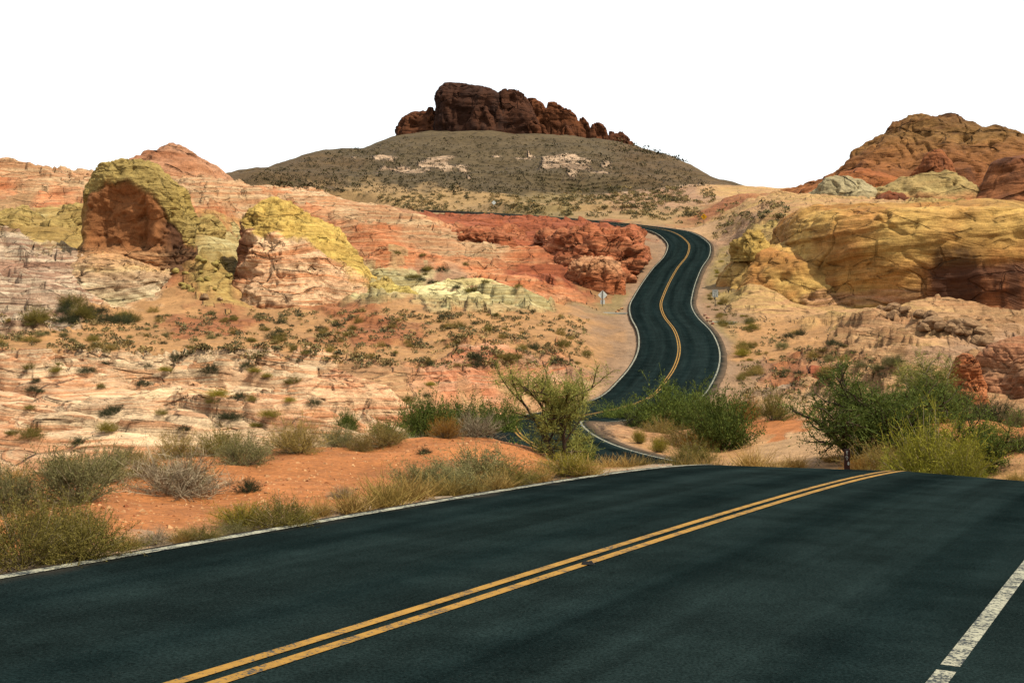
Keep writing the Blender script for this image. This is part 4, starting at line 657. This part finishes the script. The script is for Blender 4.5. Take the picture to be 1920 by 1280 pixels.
# --- greenery in the dip
for kind, u, v, w, h, Y, lb in [
 ('green',1084,868,60,42,26,'bright green bush at the foot of the feathery tree'),
 ('green',800,802,110,62,58,'green bush at the left end of the thicket behind the bank'),('green',865,806,110,62,60,'green bush second from left in the thicket behind the bank'),('green',930,800,110,58,62,'green bush in the middle of the thicket behind the bank'),('green',985,826,70,36,44,'green bush at the right end of the thicket behind the bank'),('green',725,802,80,36,52,'low green sprigs left of the thicket'),('green',962,834,120,56,38,'green bush hiding the far lane of the dipping road'),('twig',770,815,90,40,50,'grey dead brush below the green thicket'),('green',650,800,40,30,48,'small green sprig rising behind the crest shrubs'),
 ('green',1265,806,140,84,72,'rounded dark green bush beside the rising road'),('green',1352,838,130,100,58,'dark green bush right of the rounded one'),('green',1310,800,90,50,70,'dark green bush filling the gap between the two bushes'),('green',1170,806,86,50,80,'low green bush left of the rounded dark green bush'),('dark',1190,800,60,30,74,'dark brush under the low green bush by the road'),
 ('tan',1240,806,70,34,68,'pale tan brush in front of the rounded green bush'),('tan',1275,820,90,40,62,'grey tan brush below the rounded green bush'),('broom',1198,826,28,26,58,'small yellow tuft shrub beside the dipping road'),('broom',1236,838,36,28,54,'yellow green cushion shrub beside the dipping road'),('olive',1300,850,100,46,48,'olive shrub in front of the dark green bush'),('tan',1330,866,120,40,44,'broad tan brush just behind the road crest'),('rust',1315,826,80,34,58,'rusty brush between the olive shrub and the green bush'),('olive',1270,862,50,44,45,'upright olive shrub at the dip edge'),
 ('rust',1395,800,66,50,72,'rusty shrub right of the dark green bush'),('dark',1405,776,60,26,76,'dark dry brush above the rusty shrub'),('olive',1452,802,60,54,70,'olive orange shrub on the wash bank'),
 ('tan',1650,862,110,56,43,'tan dry brush under the spreading green tree'),('rust',1612,866,60,34,43,'rusty dry brush right of the brown marker post'),('lime',1752,884,180,112,35,'bright yellow green bush right of the spreading tree'),('lime',1692,884,80,56,36,'smaller yellow green bush at the left of the bright one'),('lime',1806,884,90,66,34,'yellow green bush on the right flank of the bright one'),
 ('dark',1870,790,80,42,57,'dark shrub below the leaning slab at right'),('grey',1905,786,46,36,54,'pale grey round shrub at the right edge'),('dark',1800,790,110,60,60,'dark shrub behind the yellow green bushes'),('dark',1910,840,60,30,42,'dark shrub at the right edge above the road'),('grey',1850,878,80,28,33,'grey dry brush at far right behind the road')]:
    shrub(kind, u, v, w, h, lb, Y)
TR = [tree(61, 'mesquite', 4, .6, 1.2, 15000, .030, .14, 2400, 'wood', .03), tree(62, 'green', 9, 1.15, .8, 24000, .026, .2, 3600, 'wood', .035, sub=8), tree(63, 'mesquite', 5, .7, 1.0, 12000, .030, .16, 2000, 'twig', .03), tree(64, 'green', 6, 1.0, .75, 13000, .028, .2, 2200, 'wood', .03)]
for k, u, v, w, h, Y, lb, rz in [(0,1046,858,190,165,25,'feathery pale green tree with a dark forked trunk on the left bank',.4),(1,1618,856,250,150,46,'wide spreading dark green tree behind the marker post',1.),(2,1745,770,140,100,60,'airy grey green tree behind the spreading tree',2.),(1,1735,790,150,74,58,'dark green tree overlapping the right of the spreading one',3.1),(3,1835,866,150,100,40,'sparse green tree leaning right beside the yellow green bush',4.)]:
    plant(TR[k], ('trunk', 'crown'), 'desert_tree', lb, 'tree', u, v, w, h, Y, None, rz)
# --- shrubs one can count further off
def inpoly(u, v, P):
    ins = False; j = len(P)-1
    for i in range(len(P)):
        if (P[i][1] > v) != (P[j][1] > v) and u < (P[j][0]-P[i][0])*(v-P[i][1])/(P[j][1]-P[i][1])+P[i][0]: ins = not ins
        j = i
    return ins
def scatter(P, n, excl=4.6, clump=True):
    us = [p[0] for p in P]; vs_ = [p[1] for p in P]; out_ = []; tries = 0
    while len(out_) < n and tries < n*60:
        tries += 1; u, v = r5.uniform(min(us), max(us)), r5.uniform(min(vs_), max(vs_))
        if not inpoly(u, v, P): continue
        if clump and r5.uniform() > .12+.88*float(sstep(-.28, .3, fbm(np.array([[u/55, v/20, 3.3+n*.01]]), 2)[0])): continue
        Y = hit(u, v)
        if zat(np.array([u]), np.array([Y]), dist)[0] < excl: continue
        out_.append((u, v, Y))
    return out_
for P, n, (s0, s1), kinds, where, grp in [
 ([(0,600),(120,578),(250,582),(450,585),(560,585),(540,655),(300,660),(0,655)], 62, (.35,.85), ('olive','grey','tan','dark'), 'sandy slope below alcove rock', 'shrubs on the left sandy slope'),
 ([(560,585),(800,585),(1000,585),(1110,605),(1100,690),(700,690),(540,660)], 88, (.35,.8), ('olive','tan','tan','dark'), 'sandy slope beside pullout', 'shrubs on the middle sandy slope'),
 ([(70,575),(260,562),(280,600),(150,625),(60,620)], 16, (.9,1.7), ('dark','olive','dark'), 'thicket below pale apron', 'shrubs below the pale apron'),
 ([(0,690),(400,672),(760,705),(1000,730),(700,765),(600,785),(300,835),(0,860)], 40, (.35,.75), ('olive','broom','dark'), 'striped rock pavement', 'shrubs on the striped pavement'),
 ([(650,470),(900,500),(1030,560),(860,560),(680,500)], 24, (.5,1.), ('dark','olive'), 'ledges beside red rocks', 'shrubs on the ledges'),
 ([(1340,470),(1372,480),(1350,560),(1410,600),(1430,700),(1385,745),(1362,620),(1310,570)], 46, (.4,.95), ('tan','olive','broom'), 'verge of climbing road', 'shrubs along the right roadside'),
 ([(1400,600),(1600,640),(1700,690),(1520,730),(1420,700)], 34, (.35,.9), ('dark','tan','grey'), 'stony slope below yellow cliff', 'shrubs on the right stony slope')]:
    pts_ = scatter(P, n)
    for u, v, Y in pts_:
        k = kinds[r5.integers(len(kinds))]; s = (s0+(s1-s0)*r5.uniform()**1.6*1.25)*F/Y
        plant([BRU[k][r5.integers(2)][1]], None, 'desert_shrub', 'small %s shrub on %s %s %s' % ({'olive': 'olive', 'grey': 'grey', 'tan': 'tan', 'dark': 'dark', 'broom': 'yellow green'}[k], 'upper' if v < (max(q[1] for q in P)+min(q[1] for q in P))/2 else 'lower', ('left', 'middle', 'right')[min(2, int(3*(u-min(q[0] for q in P))/(max(q[0] for q in P)-min(q[0] for q in P))))], where), 'shrub', u, v, s*1.25, s*r5.uniform(.5, .8), Y, grp)
# --- the rest of the scrub, beyond counting, as one mass each
def scrub_mass(name, label, spots, cols, leafs=34):
    Vs, Fs, Cs = [], [], []; o = 0
    for p, s in spots:
        n = leafs; D = dome_dirs(n, r5, .9, 0.02)*r5.uniform(.6, 1., (n, 1))*np.array([1, 1, .75]); V_, f_ = leaves(D*s+p, s*.46, .34, r5, .6)
        Vs.append(V_); Fs.append(f_+o); o += len(V_); c = cols[r5.integers(len(cols))]*r5.uniform(.75, 1.2); Cs.append(np.repeat(c[None], len(V_), 0)*np.repeat(r5.uniform(.75, 1.2, (n, 1)), 4, 0))
    tag(obj(name, mesh(name, np.vstack(Vs), np.vstack(Fs), M['pebble'], True, None, {'Col': np.vstack(Cs)})), label, 'scrub', None, 'stuff')
CSC = [_S(134,122,82, 1.5), _S(154,136,90, 1.5), _S(116,110,78, 1.5), _S(176,150,100, 1.5)]
sp = [(at(u, Y=Y), r5.uniform(.35, .85)) for u, v, Y in scatter([(640,366),(1250,368),(1320,400),(1310,425),(1200,412),(1000,404),(850,400),(780,398)], 900)]
sp += [(at(u, Y=Y), r5.uniform(.4, .8)) for u, v, Y in scatter([(1340,378),(1500,385),(1460,420),(1380,430),(1340,460)], 70)]
sp += [(at(u, Y=Y), r5.uniform(.4, .9)) for u, v, Y in scatter([(1000,352),(1338,354),(1340,384),(1100,374)], 260)]
scrub_mass('plain_scrub', 'olive scrub covering the far plain below the hill', sp, CSC)
sp = [(at(u, Y=Y), r5.uniform(.38, .95)*(1.8 if r5.uniform() < .08 else 1)) for u, v, Y in scatter([(440,345),(600,292),(745,262),(950,258),(1180,272),(1270,298),(1335,350),(1200,362),(650,366)], 2800, 4.6, False)]
sp += [(at(u, Y=600+r5.uniform(-40, 40)), r5.uniform(1.2, 2.4)) for u in np.linspace(1150, 1285, 34)]
scrub_mass('hill_scrub', 'dark specks of scrub over the brown hill', sp, [_S(86,80,52, 1.8), _S(100,90,58, 1.8), _S(76,70,46, 1.8)], 12)
sp = [(at(u, Y=Y), r5.uniform(.14, .36)) for u, v, Y in scatter([(0,600),(450,585),(1000,585),(1110,605),(1100,690),(700,695),(300,665),(0,660)], 1250)]
sp += [(at(u, Y=Y), r5.uniform(.12, .3)) for u, v, Y in scatter([(1330,560),(1420,600),(1700,690),(1520,760),(1400,760),(1360,640)], 260)]
scrub_mass('ground_scrub', 'low dry scrub between the larger shrubs on the sandy slopes', sp, CSC, 30)
# ------------------------------------------------------------------ signs, marker post, debris
def plain(name, col, rough=.6, metal=0):
    m = NM(name); n_ = m.noise(m.objc(), 9, 4); m.b.inputs['Metallic'].default_value = metal
    return m.done(m.mix(1., m.mix(0., col, col), m.grey(m.ramp(n_, .3, .7, .85, 1.1)), 'MULTIPLY'), None, rough)
M['alu'] = plain('bare_aluminium', S(236,240,236, 1.2), .5); M['steel'] = plain('sign_post_steel', S(120,110,96), .6); M['swhite'] = plain('sign_white', S(226,230,224)); M['sblack'] = plain('sign_black', (.012, .012, .012)); M['syel'] = plain('sign_yellow', S(232,170,20)); M['brownp'] = plain('brown_marker', S(58,30,22)); M['conc'] = plain('pale_concrete', S(176,172,160), .9)
def box(x0, x1, y0, y1, z0, z1):
    V = np.array([[x, y, z] for z in (z0, z1) for y in (y0, y1) for x in (x0, x1)], float); return V, np.array([[0, 2, 3, 1], [4, 5, 7, 6], [0, 1, 5, 4], [1, 3, 7, 5], [3, 2, 6, 7], [2, 0, 4, 6]])
def boxo(name, b, mat, parent): V, f = box(*b); return obj(name, mesh(name, V, f, mat, False), parent)
def panel(name, outline, y0, y1, mat, parent):
    n = len(outline); V = np.array([[x, y, z] for y in (y0, y1) for x, z in outline]); side = np.array([[i, (i+1) % n, n+(i+1) % n, n+i] for i in range(n)])
    me = bpy.data.meshes.new(name); me.from_pydata(V.tolist(), [], [list(range(n))[::-1], list(range(n, 2*n))]+side.tolist()); me.materials.append(mat); me.update(); return obj(name, me, parent)
def rrect(w, h, z, r=.05):
    o = []
    for cx, cz, a0 in ((w/2-r, h/2-r, 0), (-w/2+r, h/2-r, 90), (-w/2+r, -h/2+r, 180), (w/2-r, -h/2+r, 270)):
        for k in range(4): a = math.radians(a0+30*k); o.append((cx+r*math.cos(a), z+cz+r*math.sin(a)))
    return o
def diamond(w, z, r=.06):
    o = rrect(w, w, 0, r); c = math.sqrt(.5); return [((x-y)*c, (x+y)*c+z) for x, y in o]
def text(name, body, size, mat, parent, loc, rot=(math.pi/2, 0, 0), sx=1.):
    cu_ = bpy.data.curves.new(name, 'FONT'); cu_.body = body; cu_.size = size; cu_.align_x = 'CENTER'; cu_.align_y = 'CENTER'; cu_.extrude = .001
    t = bpy.data.objects.new(name, cu_); COL.objects.link(t); dg = bpy.context.evaluated_depsgraph_get(); me = bpy.data.meshes.new_from_object(t.evaluated_get(dg)); bpy.data.objects.remove(t)
    me.materials.clear(); me.materials.append(mat); o = obj(name, me, parent, loc); o.rotation_euler = rot; o.scale = (sx, 1, 1); return o
def sign(u, Y, label, name='road_sign'): return tag(obj(name, None, None, at(u, Y=Y)), label, 'sign')
# diamond sign with a plaque, seen from behind
Y = 148; e = sign(1130, Y, 'bare metal back of a diamond sign with plaque left of the road'); g0 = float(e.location.z); zc_ = H-(553-V0)/F*Y-g0
boxo('post', (-.035, .035, -.03, .03, -.4, zc_+.45), M['steel'], e); panel('diamond_plate', diamond(.72, zc_), .034, .038, M['alu'], e); panel('plaque', rrect(.46, .44, zc_-.72, .03), .034, .038, M['alu'], e)
boxo('bracket', (-.045, .045, -.032, -.052, zc_-.15, zc_-.1), M['steel'], e)
# speed limit sign
Y = 148; e = sign(1341, Y, 'white speed limit sign on a thin post right of the road'); zc_ = H-(550-V0)/F*Y-float(e.location.z)
boxo('post', (-.03, .03, -.03, .03, -.4, zc_+.3), M['steel'], e); p_ = panel('sign_plate', rrect(.62, .78, zc_, .05), -.038, -.034, M['swhite'], e)
for z_, h_ in ((.345, .012), (-.345, .012)): boxo('border', (-.27, .27, -.0415, -.0385, zc_+z_-h_, zc_+z_+h_), M['sblack'], p_)
for x_ in (-.275, .275): boxo('border', (x_-.012, x_+.012, -.0415, -.0385, zc_-.33, zc_+.33), M['sblack'], p_)
text('lettering', 'SPEED', .16, M['sblack'], p_, (0, -.041, zc_+.24)); text('lettering', 'LIMIT', .16, M['sblack'], p_, (0, -.041, zc_+.10)); text('lettering', '25', .42, M['sblack'], p_, (0, -.041, zc_-.16))
# far diamond sign on the plain
Y = 345; e = sign(926, Y, 'tiny pale diamond sign far off on the scrub plain'); zc_ = max(1.9, H-(380-V0)/F*Y-float(e.location.z)); boxo('post', (-.04, .04, -.03, .03, -.4, zc_+.4), M['steel'], e); panel('diamond_plate', diamond(.8, zc_), -.04, -.034, M['alu'], e)
# yellow warning sign at the far bend
Y = 262; e = sign(1320, Y, 'small yellow warning sign outside the far bend'); zc_ = 1.7; boxo('post', (-.04, .04, -.03, .03, -.4, zc_+.4), M['steel'], e); p_ = panel('diamond_plate', diamond(.85, zc_), -.04, -.034, M['syel'], e)
boxo('arrow', (-.05, .05, -.046, -.041, zc_-.3, zc_+.1), M['sblack'], p_); boxo('arrow', (-.3, .05, -.046, -.041, zc_+.1, zc_+.2), M['sblack'], p_)
# brown marker post beyond the crest
Y = 38; e = tag(obj('marker_post', None, None, at(1588, Y=Y)), 'dark brown marker post with white characters behind the road crest', 'post'); zt = H-(843-V0)/F*Y-float(e.location.z); w_ = 5.2/F*Y
pp = boxo('post_blade', (-w_, w_, -.02, .02, -.4, zt), M['brownp'], e); px = Y/F
for s_, r_, sz in (('EP', 846.5, 4.6), ('TI', 850.5, 4), ('CL', 856, 5), ('A', 860.5, 4.2)): text('lettering', s_, sz*px*1.05, M['swhite'], pp, (-.3*px, -.024, zt-(r_-843)*px), (math.pi/2, 0, 0), .8)
text('lettering', '8', 9*px*.95, M['swhite'], pp, (2.4*px, -.024, zt-(868.5-843)*px), (math.pi/2, 0, 0), .8)
boxo('cap', (-w_*1.04, w_*1.04, -.022, .022, zt, zt+.012), M['brownp'], e)
# scrap lying on the yellow line
def debris(name, label, u, v, w, mat):
    r = np.random.default_rng(5); k = 14; a = np.linspace(0, 6.28, k, endpoint=False); k0 = int(np.argmin(np.abs(RD[:, 1]-10.9)+200*(np.arange(len(RD)) > 60)))
    c = RD[k0, :2]+RN[k0]*.06; rr = r.uniform(.5, 1, k)*w; V = [[math.cos(x)*q, math.sin(x)*q*.35, 0] for x, q in zip(a, rr)]+[[math.cos(x)*q*.6, math.sin(x)*q*.2, r.uniform(.01, .03)] for x, q in zip(a, rr)]+[[0, 0, .02]]
    f = np.array([[i, (i+1) % k, k+(i+1) % k, k+i] for i in range(k)]); t = np.array([[k+i, k+(i+1) % k, 2*k] for i in range(k)])
    return tag(obj(name, mesh(name, V, [f, t], mat, False), None, (c[0], c[1], RD[k0, 2]+.009)), label, 'debris')
debris('road_debris', 'small dark scrap lying on the double yellow line', 1055, 1058, .07, M['sblack'])
# concrete aprons of the culvert under the dip
for nm, u, v, Y, wx, wy, lb in (('culvert_apron', 1345, 605, None, 1.7, .5, 'pale concrete culvert apron right of the road below the speed sign'), ('culvert_apron', 1150, 588, None, 1.4, .5, 'pale concrete culvert apron left of the road near the diamond sign')):
    p = at(u, v); Vb, fb_ = box(-wx, wx, -wy, wy, -.5, .10); Vb = Vb+np.random.default_rng(3).normal(0, .06, Vb.shape)
    tag(obj(nm, mesh(nm, Vb, fb_, M['conc'], False), None, p, -.3), lb, 'culvert')
# ------------------------------------------------------------------ few look-alikes under one label: tell them apart by their order from the left
same = {}
for o in COL.objects:
    if o.parent is None and 'label' in o and 'kind' not in o: same.setdefault(o['label'], []).append(o)
ORD = ['leftmost', 'second from left', 'third from left', 'fourth from left', 'fifth from left', 'sixth from left', 'seventh from left', 'eighth from left', 'ninth from left', 'tenth from left']
for l, os_ in same.items():
    if 1 < len(os_) <= 16:
        os_.sort(key=lambda o: o.location.x/o.location.y); n_ = len(os_)
        for k, o in enumerate(os_):
            o['label'] = l+', '+(ORD[k] if k < (n_+1)//2 or n_ < 3 else ORD[n_-1-k].replace('left', 'right'))
